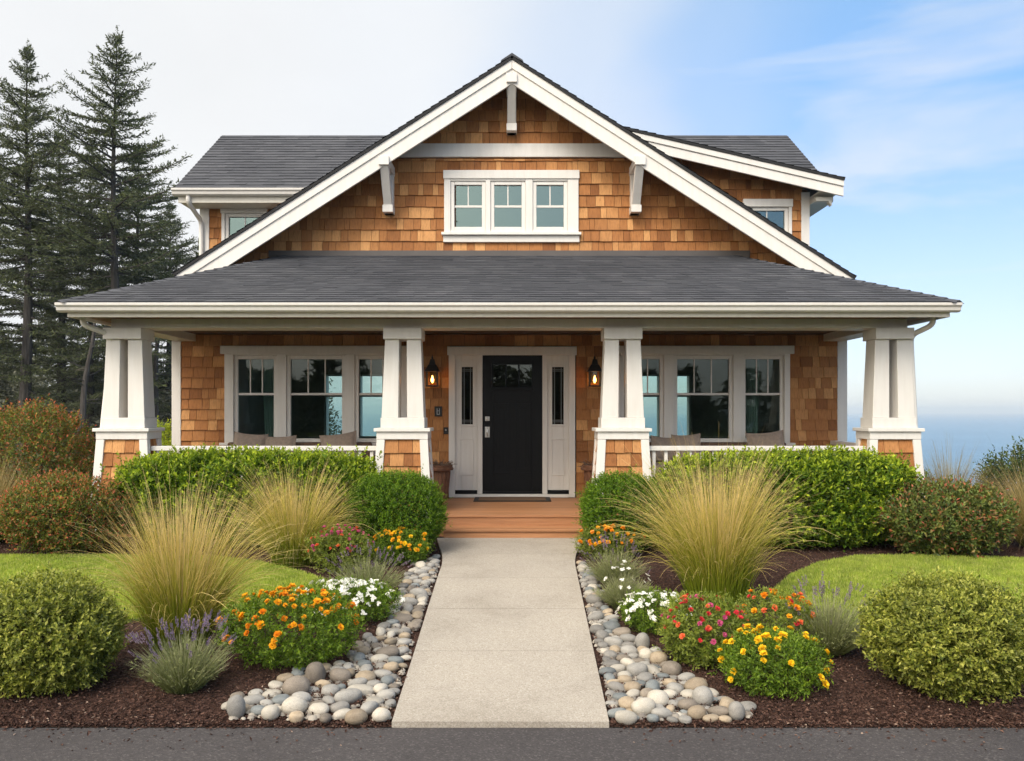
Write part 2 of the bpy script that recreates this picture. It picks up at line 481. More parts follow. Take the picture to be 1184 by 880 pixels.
class MB:
    """collects boxes, prisms and tubes, then links them as one mesh object"""

    def __init__(self):
        self.v, self.f, self.m = [], [], []

    def poly(self, pts, m=0):
        b = len(self.v)
        self.v += [tuple(p) for p in pts]
        self.f.append(tuple(range(b, b + len(pts))))
        self.m.append(m)

    def hexa(self, p, m=0):
        b = len(self.v)
        self.v += [tuple(q) for q in p]
        for f in ((3, 2, 1, 0), (4, 5, 6, 7), (0, 1, 5, 4), (1, 2, 6, 5), (2, 3, 7, 6), (3, 0, 4, 7)):
            self.f.append(tuple(b + i for i in f))
            self.m.append(m)

    def box(self, x0, x1, y0, y1, z0, z1, m=0):
        self.hexa([(x0, y0, z0), (x1, y0, z0), (x1, y1, z0), (x0, y1, z0),
                   (x0, y0, z1), (x1, y0, z1), (x1, y1, z1), (x0, y1, z1)], m)

    def taper(self, a, za, b, zb, m=0):
        """a, b = (x0, x1, y0, y1) rectangles at heights za < zb"""
        self.hexa([(a[0], a[2], za), (a[1], a[2], za), (a[1], a[3], za), (a[0], a[3], za),
                   (b[0], b[2], zb), (b[1], b[2], zb), (b[1], b[3], zb), (b[0], b[3], zb)], m)

    def prism(self, poly, a0, a1, axis=0, m=0):
        """polygon in the two other axes (in order), extruded along axis"""
        n = len(poly)
        b = len(self.v)

        def pt(q, a):
            return (a, q[0], q[1]) if axis == 0 else (q[0], a, q[1]) if axis == 1 else (q[0], q[1], a)
        self.v += [pt(q, a0) for q in poly] + [pt(q, a1) for q in poly]
        self.f.append(tuple(b + i for i in range(n)))
        self.f.append(tuple(b + n + i for i in reversed(range(n))))
        self.m += [m, m]
        for i in range(n):
            j = (i + 1) % n
            self.f.append((b + i, b + n + i, b + n + j, b + j))
            self.m.append(m)

    def tube(self, pts, rad, n=8, m=0, cap=True):
        pts = [Vector(p) for p in pts]
        if not hasattr(rad, '__len__'):
            rad = [rad] * len(pts)
        b = len(self.v)
        prev = None
        for i, p in enumerate(pts):
            d = (pts[min(i + 1, len(pts) - 1)] - pts[max(i - 1, 0)]).normalized()
            if prev is None:
                u = d.orthogonal().normalized()
            else:
                u = (prev - d * prev.dot(d)).normalized()
            prev = u
            w_ = d.cross(u)
            for k in range(n):
                a = 2 * math.pi * k / n
                self.v.append(tuple(p + (u * math.cos(a) + w_ * math.sin(a)) * rad[i]))
        for i in range(len(pts) - 1):
            for k in range(n):
                k2 = (k + 1) % n
                self.f.append((b + i * n + k, b + i * n + k2, b + (i + 1) * n + k2, b + (i + 1) * n + k))
                self.m.append(m)
        if cap:
            self.f.append(tuple(b + k for k in reversed(range(n))))
            self.f.append(tuple(b + (len(pts) - 1) * n + k for k in range(n)))
            self.m += [m, m]

    def lathe(self, prof, c, n=16, m=0):
        b = len(self.v)
        for r_, z in prof:
            for k in range(n):
                a = 2 * math.pi * k / n
                self.v.append((c[0] + r_ * math.cos(a), c[1] + r_ * math.sin(a), c[2] + z))
        for i in range(len(prof) - 1):
            for k in range(n):
                k2 = (k + 1) % n
                self.f.append((b + i * n + k, b + i * n + k2, b + (i + 1) * n + k2, b + (i + 1) * n + k))
                self.m.append(m)
        self.f.append(tuple(b + k for k in reversed(range(n))))
        self.f.append(tuple(b + (len(prof) - 1) * n + k for k in range(n)))
        self.m += [m, m]

    def build(self, name, mats, parent=None, bevel=0.0, smooth=False, kind=None):
        me = bpy.data.meshes.new(name)
        me.from_pydata(self.v, [], self.f)
        mats = mats if isinstance(mats, (list, tuple)) else [mats]
        for q in mats:
            me.materials.append(M[q] if isinstance(q, str) else q)
        if len(mats) > 1:
            me.polygons.foreach_set('material_index', self.m)
        if smooth:
            me.polygons.foreach_set('use_smooth', [True] * len(me.polygons))
        me.update()
        o = bpy.data.objects.new(name, me)
        link(o, parent)
        if bevel:
            bm = o.modifiers.new('bevel', 'BEVEL')
            bm.width = bevel
            bm.segments = 2
            bm.limit_method = 'ANGLE'
            bm.angle_limit = R(40)
        if kind:
            o['kind'] = kind
        return o


def np_obj(name, V, F, mat, parent=None, tone=None, smooth=False, keep_world=False):
    """V (n,3) vertices, F (m,k) faces of one size: fast mesh"""
    V = np.asarray(V, np.float32)
    F = np.asarray(F, np.int32)
    me = bpy.data.meshes.new(name)
    me.vertices.add(len(V))
    me.vertices.foreach_set('co', V.ravel())
    k = F.shape[1]
    me.loops.add(F.size)
    me.loops.foreach_set('vertex_index', F.ravel())
    me.polygons.add(len(F))
    me.polygons.foreach_set('loop_start', np.arange(len(F), dtype=np.int32) * k)
    me.polygons.foreach_set('use_smooth', np.full(len(F), bool(smooth)))
    if tone is not None:
        a = me.attributes.new('tone', 'FLOAT', 'POINT')
        a.data.foreach_set('value', np.asarray(tone, np.float32))
    me.materials.append(M[mat] if isinstance(mat, str) else mat)
    me.update(calc_edges=True)
    o = bpy.data.objects.new(name, me)
    link(o, parent, keep_world)
    return o


def unit(a):
    return a / np.maximum(np.linalg.norm(a, axis=-1, keepdims=True), 1e-9)


def leaf_geo(P, D, Nn, L, Wd, fold=0.25, droop=0.0, shape=0.5):
    """rhombic folded leaves; P base, D direction, Nn approx normal -> V, F (tris)"""
    n = len(P)
    D = unit(D)
    S = unit(np.cross(D, Nn))
    Nn = np.cross(S, D)
    L = np.broadcast_to(np.asarray(L, float).reshape(-1, 1), (n, 1))
    Wd = np.broadcast_to(np.asarray(Wd, float).reshape(-1, 1), (n, 1))
    mid = P + D * L * shape
    V = np.stack([P, mid + S * Wd * .5 + Nn * Wd * fold, P + D * L - Nn * L * droop, mid - S * Wd * .5 + Nn * Wd * fold], 1).reshape(-1, 3)
    b = np.arange(n)[:, None] * 4
    F = np.concatenate([b + np.array([[0, 1, 2]]), b + np.array([[0, 2, 3]])], 1).reshape(-1, 3)
    return V, F


def lump(p, seed, freq):
    r = np.random.default_rng(seed)
    out = np.zeros(len(p))
    for i in range(7):
        k = r.normal(size=3) * freq * (0.6 + 0.35 * i)
        out += np.sin(p @ k + r.uniform(0, 6.28)) / (1 + 0.35 * i)
    return out / 3.2


def G(y):
    """height of the front garden: it falls gently from the house to the road"""
    return -0.24 * min(1.0, max(0.0, (10.0 - y) / 5.25))


def Gn(y):
    return -0.24 * np.clip((10.0 - y) / 5.25, 0, 1)


def at(px, py):
    """a point of the front garden's slope seen at this place of the photograph"""
    y = 2.017 / ((py - 475.0) / 967.0 + 0.0457)
    return ((px - 591.0) / 967.0 * y, y)


def inpoly(x, y, poly):
    c = np.zeros(len(x), bool)
    n = len(poly)
    for i in range(n):
        x1, y1 = poly[i]
        x2, y2 = poly[(i + 1) % n]
        if y1 == y2:
            continue
        t = ((y1 > y) != (y2 > y)) & (x < (x2 - x1) * (y - y1) / (y2 - y1) + x1)
        c ^= t
    return c
# ------------------------------------------------------------------ ground, road, path, sea
def terrain():
    xs = np.concatenate([np.linspace(-170, -14, 40), np.linspace(-12, 12, 25), np.linspace(14, 60, 16)])
    ys = np.concatenate([np.linspace(-70, -12, 16), np.linspace(-10, 24, 35), np.linspace(26, 110, 30)])
    X, Y = np.meshgrid(xs, ys)
    edge = np.where(X < -9, 95.0, 21.0)            # the bluff's edge: far back in the wood, close behind the house
    edge = 21 + (95 - 21) * np.clip((-9 - X) / 14, 0, 1)
    edge = np.where(X > 7, np.maximum(21 - (X - 7) * 0.8, -60), edge)
    fall = np.clip((Y - edge) / 12, 0, 1)
    Z = Gn(Y) - 0.03 - 21.4 * fall ** 1.2
    Z += np.where((Y > 13) & (fall < 0.01), 0.06 * np.sin(X * .7 + Y * .3) - .04, 0)
    Z = np.where(Y < 4.75, -0.29, Z)
    Z = np.where((Y < 4.75) & (X > 25), Z - 21.1 * np.clip((X - 25) / 12, 0, 1), Z)
    V = np.stack([X, Y, Z], -1).reshape(-1, 3)
    nx, ny = len(xs), len(ys)
    i, j = np.meshgrid(np.arange(nx - 1), np.arange(ny - 1))
    b = (j * nx + i).ravel()
    F = np.stack([b, b + 1, b + nx + 1, b + nx], 1)
    o = np_obj('ground', V, F, 'soil', smooth=True)
    o['kind'] = 'structure'


terrain()
mb = MB()
mb.poly([(-9000, -9000, -20), (9000, -9000, -20), (9000, 9000, -20), (-9000, 9000, -20)])
mb.build('sea', 'sea', kind='structure')

mb = MB()
mb.poly([(-60, -9, -0.24), (24, -9, -0.24), (24, 4.75, -0.24), (-60, 4.75, -0.24)])
mb.build('road', 'asphalt', kind='structure')

# mulch beds: one gently uneven sheet over the whole front garden
xs = np.linspace(-13, 13, 131)
ys = np.linspace(4.755, 10.9, 62)
X, Y = np.meshgrid(xs, ys)
Z = Gn(Y) + 0.004
Z += 0.030 * np.clip((Y - 4.8) / 0.35, 0, 1) * (0.5 + 0.5 * lump(np.stack([X.ravel(), Y.ravel(), 0 * X.ravel()], 1), 5, 2.0).reshape(X.shape)) * (np.abs(X) > 0.9)
V = np.stack([X, Y, Z], -1).reshape(-1, 3)
i, j = np.meshgrid(np.arange(len(xs) - 1), np.arange(len(ys) - 1))
b = (j * len(xs) + i).ravel()
mo = np_obj('mulch_bed', V, np.stack([b, b + 1, b + len(xs) + 1, b + len(xs)], 1), 'mulch', smooth=True)
mo['kind'] = 'structure'

# the path: five slabs with joints between them, flaring at the steps
PL = [(4.752, -0.683), (5.96, -0.695), (7.03, -0.71), (8.10, -0.722), (8.75, -0.725), (9.15, -0.765), (9.55, -0.83), (10.04, -0.90)]
PR = [(4.752, 0.552), (5.96, 0.582), (7.03, 0.61), (8.10, 0.638), (8.75, 0.655), (9.15, 0.70), (9.55, 0.78), (10.04, 0.88)]


def edge(tab, y):
    return float(np.interp(y, [a for a, _ in tab], [b_ for _, b_ in tab]))


mb = MB()
joints = [4.752, 5.96, 7.03, 8.10, 9.17, 10.04]
for k in range(5):
    y0, y1 = joints[k] + (0.004 if k else 0), joints[k + 1] - (0.004 if k < 4 else 0)
    n = 4
    for q in range(n):
        a, c = y0 + (y1 - y0) * q / n, y0 + (y1 - y0) * (q + 1) / n
        za, zc = G(a) + 0.034, G(c) + 0.034
        mb.poly([(edge(PL, a), a, za), (edge(PR, a), a, za), (edge(PR, c), c, zc), (edge(PL, c), c, zc)])
        mb.poly([(edge(PL, a), a, za - .08), (edge(PL, a), a, za), (edge(PL, c), c, zc), (edge(PL, c), c, zc - .08)])
        mb.poly([(edge(PR, a), a, za), (edge(PR, a), a, za - .08), (edge(PR, c), c, zc - .08), (edge(PR, c), c, zc)])
        if q == 0:
            mb.poly([(edge(PL, a), a, za - .08), (edge(PR, a), a, za - .08), (edge(PR, a), a, za), (edge(PL, a), a, za)])
        if q == n - 1:
            mb.poly([(edge(PL, c), c, zc), (edge(PR, c), c, zc), (edge(PR, c), c, zc - .08), (edge(PL, c), c, zc - .08)])
po = mb.build('path', 'path', kind='structure')
mb = MB()
for q in joints[1:-1]:
    mb.box(edge(PL, q) + .004, edge(PR, q) - .004, q - .0036, q + .0036, G(q) - .04, G(q) + .030)
mb.build('path_joint', 'backing', po)

# lawns (turf base as setting, the blades as stuff)
LAWN_L = [at(*p) for p in [(-160, 652), (0, 648), (120, 648), (250, 650), (300, 656), (345, 667), (385, 681), (402, 693), (390, 702), (330, 706), (250, 714),
                           (150, 722), (0, 728), (-200, 730)]]
LAWN_R = [at(*p) for p in [(1340, 654), (1184, 652), (1060, 648), (990, 649), (945, 657), (912, 672), (893, 690), (890, 708), (905, 724), (950, 738), (1010, 746),
                           (1100, 750), (1200, 750), (1400, 750)]]


def lawn(poly, seed, label):
    mb = MB()
    mb.poly([(x, y, G(y) + 0.042) for x, y in poly][::-1])
    n = len(poly)
    for q in range(n):
        (x0, y0), (x1, y1) = poly[q], poly[(q + 1) % n]
        mb.poly([(x0, y0, G(y0) - .02), (x1, y1, G(y1) - .02), (x1, y1, G(y1) + .042), (x0, y0, G(y0) + .042)])
    mb.build('lawn', 'lawnbase', kind='structure')
    r = np.random.default_rng(seed)
    x0, x1 = min(p[0] for p in poly), max(p[0] for p in poly)
    y0, y1 = min(p[1] for p in poly), max(p[1] for p in poly)
    x0, x1 = max(x0, -6.4), min(x1, 6.4)
    n = 230000
    X = r.uniform(x0, x1, n)
    Y = r.uniform(y0, y1, n)
    keep = inpoly(X, Y, poly) & (np.abs(X) < 0.66 * Y + 0.3)
    X, Y = X[keep], Y[keep]
    n = len(X)
    hh = 0.030 + 0.022 * r.random(n)
    a = r.uniform(0, 6.28, n)
    lean = r.normal(0, 0.38, n)
    P = np.stack([X, Y, Gn(Y) + 0.040], 1)
    D = np.stack([np.cos(a) * lean, np.sin(a) * lean, np.ones(n)], 1)
    S = np.stack([-np.sin(a), np.cos(a), 0 * a], 1)
    wdt = 0.0045 + 0.002 * r.random(n)
    V = np.stack([P - S * wdt[:, None], P + S * wdt[:, None], P + unit(D) * hh[:, None]], 1).reshape(-1, 3)
    F = np.arange(n * 3).reshape(-1, 3)
    o = np_obj('grass', V, F, 'lawn')
    tag(o, label, 'grass', kind='stuff')


M['lawn'] = leafmat('lawn_blade', [(0.0, (0.215, 0.305, 0.034)), (0.5, (0.335, 0.42, 0.068)), (0.85, (0.46, 0.50, 0.12)), (1.0, (0.60, 0.56, 0.20))], tr=0.35, jitter=0.3)
lawn(LAWN_L, 1, 'mown grass blades of the lawn left of the path')
lawn(LAWN_R, 2, 'mown grass blades of the lawn right of the path')


def chips(n, seed):
    r = np.random.default_rng(seed)
    X = r.uniform(-7.2, 7.2, n)
    Y = 4.765 + (10.2 - 4.765) * r.random(n) ** 1.8
    spill = r.random(n) < .014                     # a few chips have strayed onto the asphalt
    Y = np.where(spill, 4.75 - .34 * r.random(n) ** 5, Y)
    keep = (np.abs(X) < 0.64 * Y + 0.2) & ((X < np.interp(Y, [a for a, _ in PL], [b_ for _, b_ in PL]) - .015) | (X > np.interp(Y, [a for a, _ in PR], [b_ for _, b_ in PR]) + .015))
    keep &= ~inpoly(X, Y, LAWN_L) & ~inpoly(X, Y, LAWN_R)
    X, Y = X[keep], Y[keep]
    n = len(X)
    P = np.stack([X, Y, np.where(Y < 4.755, -.2375, Gn(Y) + 0.012 + 0.03 * r.random(n) * np.clip((Y - 4.76) / 0.2, 0.1, 1))], 1)
    D = r.normal(size=(n, 3)) * (1, 1, 0.35)
    Nn = r.normal(size=(n, 3)) * 0.5 + (0, 0, 1)
    V, F = leaf_geo(P, D, Nn, 0.014 + 0.022 * r.random(n) ** 2, 0.007 + 0.009 * r.random(n), fold=0.3)
    o = np_obj('mulch_chips', V, F, 'chips')
    tag(o, 'loose dark bark chips over the planting beds', 'mulch', kind='stuff')


chips(150000, 3)
# ------------------------------------------------------------------ the house
house = empty('shingled_house', (0, 12.4, 0), 'brown cedar shingled house with white trim, a front gable and a deep porch', 'house')
YW, YU = 12.4, 13.5           # front planes of the lower wall (and gable) and of the upper wall behind it
FL = 0.28                     # porch floor


def shingles(name, zs, spans, y, parent, seed, mat='cedar', exp=0.165, wmin=0.07, wmax=0.20, tf=None, cuts=(), zmax=None):
    """courses of wedge shingles facing -Y; spans(z_low, z_high) gives the [x0, x1] pieces of one course"""
    r = random.Random(seed)
    V, F = [], []
    z = zs[0]
    levels = []
    while z < zs[1] - 0.01:
        top = min(z + exp, zs[1])
        lv = [z] + [q for q in sorted(cuts) if z + .012 < q < top - .012] + [top]
        levels += list(zip(lv, lv[1:]))
        z += exp
    for (z, ztop) in levels:
        for (a, c) in spans(z, ztop):
            x = a
            while x < c - 1e-4:
                wd = r.uniform(wmin, wmax)
                if c - x - wd < wmin * 0.7:
                    wd = c - x
                x1 = min(x + wd, c)
                z0 = z + r.uniform(-0.004, 0.004)
                z1 = min(ztop + (0.03 if ztop - z > exp * .95 else 0.0), zs[1] + 0.01)
                if zmax:
                    if z0 > zmax((x + x1) / 2) - .015:
                        x = x1
                        continue
                    z1 = min(z1, zmax((x + x1) / 2))
                tb, tt = r.uniform(0.024, 0.033), 0.003
                g = 0.0026
                k = len(V)
                V += [(x + g, y - tb, z0), (x1 - g, y - tb, z0), (x1 - g, y - tt, z1), (x + g, y - tt, z1),
                      (x + g, y, z0), (x1 - g, y, z0), (x1 - g, y, z1), (x + g, y, z1)]
                F += [(k, k + 1, k + 2, k + 3), (k + 4, k + 5, k + 1, k), (k + 4, k, k + 3, k + 7), (k + 1, k + 5, k + 6, k + 2), (k + 3, k + 2, k + 6, k + 7)]
                x = x1
    if tf:
        V = [tf(p) for p in V]
    return np_obj(name, V, F, mat, parent, keep_world=True)


def minus(spans, holes, z0, z1):
    for (a, c, h0, h1) in holes:
        if z1 <= h0 + 0.02 or z0 >= h1 - 0.02:
            continue
        out = []
        for (s, e) in spans:
            if c <= s or a >= e:
                out.append((s, e))
            else:
                if a - s > 0.02:
                    out.append((s, a))
                if e - c > 0.02:
                    out.append((c, e))
        spans = out
    return spans


def holed(mb, x0, x1, z0, z1, y0, y1, holes):
    xs = sorted({x0, x1, *[h[0] for h in holes], *[h[1] for h in holes]})
    for a, c in zip(xs, xs[1:]):
        zz = [(z0, z1)]
        for h in holes:
            if h[0] <= a + 1e-6 and h[1] >= c - 1e-6:
                nz = []
                for s, e in zz:
                    if h[2] > s:
                        nz.append((s, min(e, h[2])))
                    if h[3] < e:
                        nz.append((max(s, h[3]), e))
                zz = nz
        for s, e in zz:
            if e - s > 1e-4:
                mb.box(a, c, y0, y1, s, e)


XL, XR = -5.0, 4.93
WIN = [(-4.06, -3.53), (-3.28, -2.52), (-2.27, -1.74), (1.66, 2.19), (2.45, 3.215), (3.46, 3.97)]
WZ0, WZ1 = 1.15, 2.325
holes_l = [(a - .03, c + .03, WZ0 - .03, WZ1 + .03) for a, c in WIN] + [(-.92, .95, FL, 2.40)]

# lower wall: backing with openings, shingle skin, sides and back
mb = MB()
holed(mb, XL, XR, 0.0, 3.6, YW, YW + .14, holes_l)
back_holes = [(-3.75, -2.38, 1.02, 2.29), (2.36, 3.58, 1.02, 2.29)]
holed(mb, XL, XR, 0.0, 5.0, 16.8, 16.94, back_holes)
for x, u in ((XL, XL), (XR - .14, 4.62)):
    mb.box(x, x + .14, YW + .14, 16.8, 0, 3.05)
    mb.box(u, u + .14, YU + .13, 16.8, 3.052, 4.93)
wall = mb.build('wall', 'backing', house)
skin_holes = [(-4.24, -1.54, .95, 2.52), (1.46, 4.10, .95, 2.52), (-.92, .95, FL, 2.52)]
shingles('shingle_siding', (.18, 2.69), lambda a, c: minus([(XL + .1, XR - .1)], skin_holes, a, c), YW, wall, 1, exp=.156, wmin=.085, wmax=.21)
for sx, xx_ in ((-1, XL), (1, XR)):
    for zz, q_ in (((0.0, 3.05), xx_), ((3.06, 4.9), xx_ if sx < 0 else 4.76)):
        shingles('shingle_siding', zz, lambda a, c: [(YW + .02 if a < 2.9 else YU + .02, 16.9)], 0.0, wall, 3 + sx, exp=.165,
                 tf=(lambda p, s=sx, q=q_: (q - s * p[1], p[0], p[2])))
for a, c, s, e in back_holes:
    mb = MB()
    x0 = a
    for q in (0, 1, 2):
        x = a + (c - a) * q / 2
        mb.box(x - .03, x + .03, 16.75, 16.99, s, e)
    mb.box(a, c, 16.752, 16.988, s - .03, s + .03)
    mb.box(a, c, 16.752, 16.988, e - .03, e + .03)
    mb.box(a, c, 16.76, 16.98, 1.84, 1.89)
    mb.build('back_window', 'white', house, bevel=.004)

# rooms behind the glass
mb = MB()
mb.box(XL + .15, XR - .15, YW + .15, 16.79, FL - .06, FL)
fl = mb.build('interior_floor', 'intfloor', house)
mb = MB()
mb.box(XL + .15, XR - .15, YW + .15, 16.79, 2.70, 2.76)
mb.box(-1.25, -1.15, YW + .16, 16.78, FL + .002, 2.698)
mb.box(1.18, 1.28, YW + .16, 16.78, FL + .002, 2.698)
mb.box(-4.83, -4.80, YW + .16, 16.78, FL + .002, 2.698)
mb.box(4.72, 4.76, YW + .16, 16.78, FL + .002, 2.698)
holed(mb, -4.79, -1.27, FL + .004, 2.696, 16.70, 16.745, [(-3.75, -2.38, 1.02, 2.29)])
holed(mb, 1.29, 4.71, FL + .004, 2.696, 16.70, 16.745, [(2.36, 3.58, 1.02, 2.29)])
mb.build('interior_wall', 'interior', house)

# corner boards of the lower wall
for x0, x1 in ((XL - .035, XL + .10), (XR - .115, XR + .03)):
    mb = MB()
    mb.box(x0, x1, YW - .032, YW + .1, 0.0, 2.69)
    mb.build('corner_board', 'white', house, bevel=.005)


# windows of the lower wall
def window(parent, x0, x1, z0, z1, y, lights, rail=.44, fr=.055, glass='glass', sash_mat='white'):
    """one window: sash frame, grille with the lights over one pane"""
    mb = MB()
    yf, yb = y - .012, y + .05
    mb.box(x0 - fr, x0, yf, yb, z0 - fr, z1 + fr)
    mb.box(x1, x1 + fr, yf, yb, z0 - fr, z1 + fr)
    mb.box(x0, x1, yf, yb, z1, z1 + fr)
    mb.box(x0, x1, yf, yb, z0 - fr, z0)
    f = mb.build('window', sash_mat, parent, bevel=.006)
    mb = MB()
    zr = z1 - (z1 - z0) * rail
    mb.box(x0, x1, y + .012, y + .040, zr - .017, zr + .017)
    for q in range(1, lights):
        x = x0 + (x1 - x0) * q / lights
        mb.box(x - .009, x + .009, y + .014, y + .038, zr + .017, z1)
    mb.build('grille', sash_mat, f, bevel=.003)
    mb = MB()
    mb.poly([(x0, y + .026, z0), (x1, y + .026, z0), (x1, y + .026, z1), (x0, y + .026, z1)])
    mb.build('pane', glass, f)
    return f


for a, c in WIN:
    window(house, a, c, WZ0, WZ1, YW, 2 if c - a > 9 else 3)
for x0, x1 in ((-4.25, -1.53), (1.45, 4.11)):
    mb = MB()
    ws = [q for q in WIN if x0 < q[0] < x1]
    mb.box(x0 - .055, x1 + .055, YW - .07, YW + .01, 2.40, 2.52)           # head board
    xs = [x0] + [v for q in ws for v in (q[0] - .056, q[1] + .056)] + [x1]
    for k in range(0, len(xs), 2):
        mb.box(xs[k], xs[k + 1], YW - .045, YW + .012, .90, 2.40)
    for q in ws:
        mb.box(q[0] - .056, q[1] + .056, YW - .043, YW + .01, WZ1 + .056, 2.40)
        mb.box(q[0] - .056, q[1] + .056, YW - .043, YW + .01, .90, WZ0 - .06)
    mb.box(x0 - .06, x1 + .06, YW - .10, YW - .046, 1.05, 1.088)
    mb.build('window_casing', 'white', house, bevel=.005)

# front door group
mb = MB()
mb.box(-.955, .955, YW - .065, YW + .01, 2.383, 2.51)
mb.box(-.935, -.842, YW - .045, YW + .01, FL, 2.383)
mb.box(.842, .935, YW - .045, YW + .01, FL, 2.383)
mb.box(-.515, -.437, YW - .035, YW + .06, FL + .05, 2.383)
mb.box(.450, .525, YW - .035, YW + .06, FL + .05, 2.383)
mb.box(-.842, .842, YW - .06, YW + .06, FL, FL + .048)
mb.build('door_frame', 'white', house, bevel=.005)
for s in (-1, 1):
    a, c = (-.842, -.515) if s < 0 else (.525, .842)
    g0, g1 = (-.745, -.580) if s < 0 else (.595, .765)
    mb = MB()
    holed(mb, a, c, FL + .105, 2.383, YW - .005, YW + .05, [(g0, g1, 1.36, 2.21)])
    mb.box(g0 - .03, g0, YW - .018, YW + .02, 1.33, 2.24)
    mb.box(g1, g1 + .03, YW - .018, YW + .02, 1.33, 2.24)
    mb.box(g0, g1, YW - .018, YW + .02, 1.33, 1.36)
    mb.box(g0, g1, YW - .018, YW + .02, 2.21, 2.24)
    p0, p1 = a + .055, c - .055                     # recessed lower panel's moulding
    mb.box(p0, p1, YW - .016, YW - .004, 1.13, 1.155)
    mb.box(p0, p1, YW - .016, YW - .004, .60, .625)
    mb.box(p0, p0 + .022, YW - .015, YW - .004, .625, 1.13)
    mb.box(p1 - .022, p1, YW - .015, YW - .004, .625, 1.13)
    sd = mb.build('sidelight', 'white', house, bevel=.004)
    mb = MB()
    mb.poly([(g0, YW + .01, 1.36), (g1, YW + .01, 1.36), (g1, YW + .01, 2.21), (g0, YW + .01, 2.21)])
    mb.build('pane', 'glass_door', sd)
    mb = MB()
    for x in (g0 + .035, g1 - .035):
        mb.box(x - .005, x + .005, YW + .004, YW + .016, 1.36, 2.21)
    for z in (1.395, 1.42, 2.15, 2.175):
        mb.box(g0, g1, YW + .005, YW + .015, z - .004, z + .004)
    mb.build('lead_came', 'lead', sd)
    mb = MB()
    mb.box(a, c, YW - .045, YW + .04, FL + .05, FL + .103)
    mb.build('sill', 'black', sd, bevel=.004)
mb = MB()
DX0, DX1 = -.436, .449
L0, L1 = DX0 + .155, DX1 - .155
holed(mb, DX0, DX1, FL + .052, 2.38, YW + .012, YW + .055, [(L0, L1, 1.92, 2.245)])
mb.box(L0 - .03, L1 + .03, YW - .018, YW + .011, 1.855, 1.90)
mb.box(L0 - .025, L0, YW - .004, YW + .011, 1.90, 2.27)
mb.box(L1, L1 + .025, YW - .004, YW + .011, 1.90, 2.27)
mb.box(L0, L1, YW - .004, YW + .011, 2.247, 2.27)
mb.box(L0, L1, YW - .004, YW + .011, 1.90, 1.918)
for x in (L0 + (L1 - L0) / 3, L0 + (L1 - L0) * 2 / 3):
    mb.box(x - .012, x + .012, YW + .003, YW + .05, 1.92, 2.245)
for a, c in ((DX0 + .16, DX0 + .40), (DX1 - .40, DX1 - .16)):
    z0, z1 = .62, 1.70
    mb.box(a, c, YW + .001, YW + .011, z1 - .028, z1)
    mb.box(a, c, YW + .001, YW + .011, z0, z0 + .028)
    mb.box(a, a + .026, YW + .002, YW + .011, z0 + .028, z1 - .028)
    mb.box(c - .026, c, YW + .002, YW + .011, z0 + .028, z1 - .028)
    mb.box(a + .07, c - .07, YW + .003, YW + .011, z0 + .09, z1 - .09)
mb.box(DX0, DX1, YW - .02, YW + .011, FL + .052, FL + .085)
door = mb.build('front_door', 'black', house, bevel=.007)
mb = MB()
mb.poly([(L0, YW + .035, 1.92), (L1, YW + .035, 1.92), (L1, YW + .035, 2.245), (L0, YW + .035, 2.245)])
mb.build('pane', 'glass_door', door)
mb = MB()
hx = DX0 + .07
mb.box(hx - .034, hx + .034, YW - .002, YW + .012, 1.41, 1.475)
mb.lathe([(.001, 0), (.022, .001), (.022, .02), (.012, .024)], (0, 0, 0), 12)
for k in range(len(mb.v) - 4 * 12, len(mb.v)):
    x, y, z = mb.v[k]
    mb.v[k] = (hx + x, YW - .002 - z, 1.443 + y)
mb.build('deadbolt', 'metal', door, bevel=.003)
mb = MB()
mb.box(hx - .036, hx + .036, YW - .003, YW + .012, 1.165, 1.325)
mb.tube([(hx, YW - .004, 1.29), (hx, YW - .05, 1.285), (hx + .0, YW - .055, 1.24), (hx, YW - .05, 1.20), (hx, YW - .004, 1.19)], .011, 8)
mb.build('handle', 'metal', door, bevel=.003)

# porch floor, skirting and steps
mb = MB()
y = 10.30
while y < YW - .08:
    mb.box(XL - .1, XR + .1, y, min(y + .136, YW - .07), FL - .035, FL)
    y += .140
deck = mb.build('porch_floor', 'deck', house, bevel=.004)
mb = MB()
mb.box(XL - .08, XR + .08, 10.34, 10.38, 0, FL - .037)
for x in (XL - .06, XR + .02):
    mb.box(x, x + .04, 10.382, YW - .05, 0, FL - .038)
mb.build('porch_skirt', 'deck', house)
for (yf, yb, z, tread) in ((10.305, 10.335, FL, False), (10.03, 10.30, .14, True)):
    mb = MB()
    if tread:
        mb.box(-.84, .86, yf - .005, yf + .135, z - .032, z)
        mb.box(-.84, .86, yf + .139, yb + .03, z - .032, z)
        mb.box(-.82, .84, yf + .02, yf + .045, 0.0, z - .034)
        mb.box(-.82, -.79, yf + .046, yb + .03, 0.0, z - .034)
        mb.box(.81, .84, yf + .046, yb + .03, 0.0, z - .034)
        mb.build('step', 'deck', house, bevel=.005)
    else:
        mb.box(-.82, .84, yf + .008, yb, .002, z - .037)
        mb.build('riser', 'deck', house, bevel=.003)


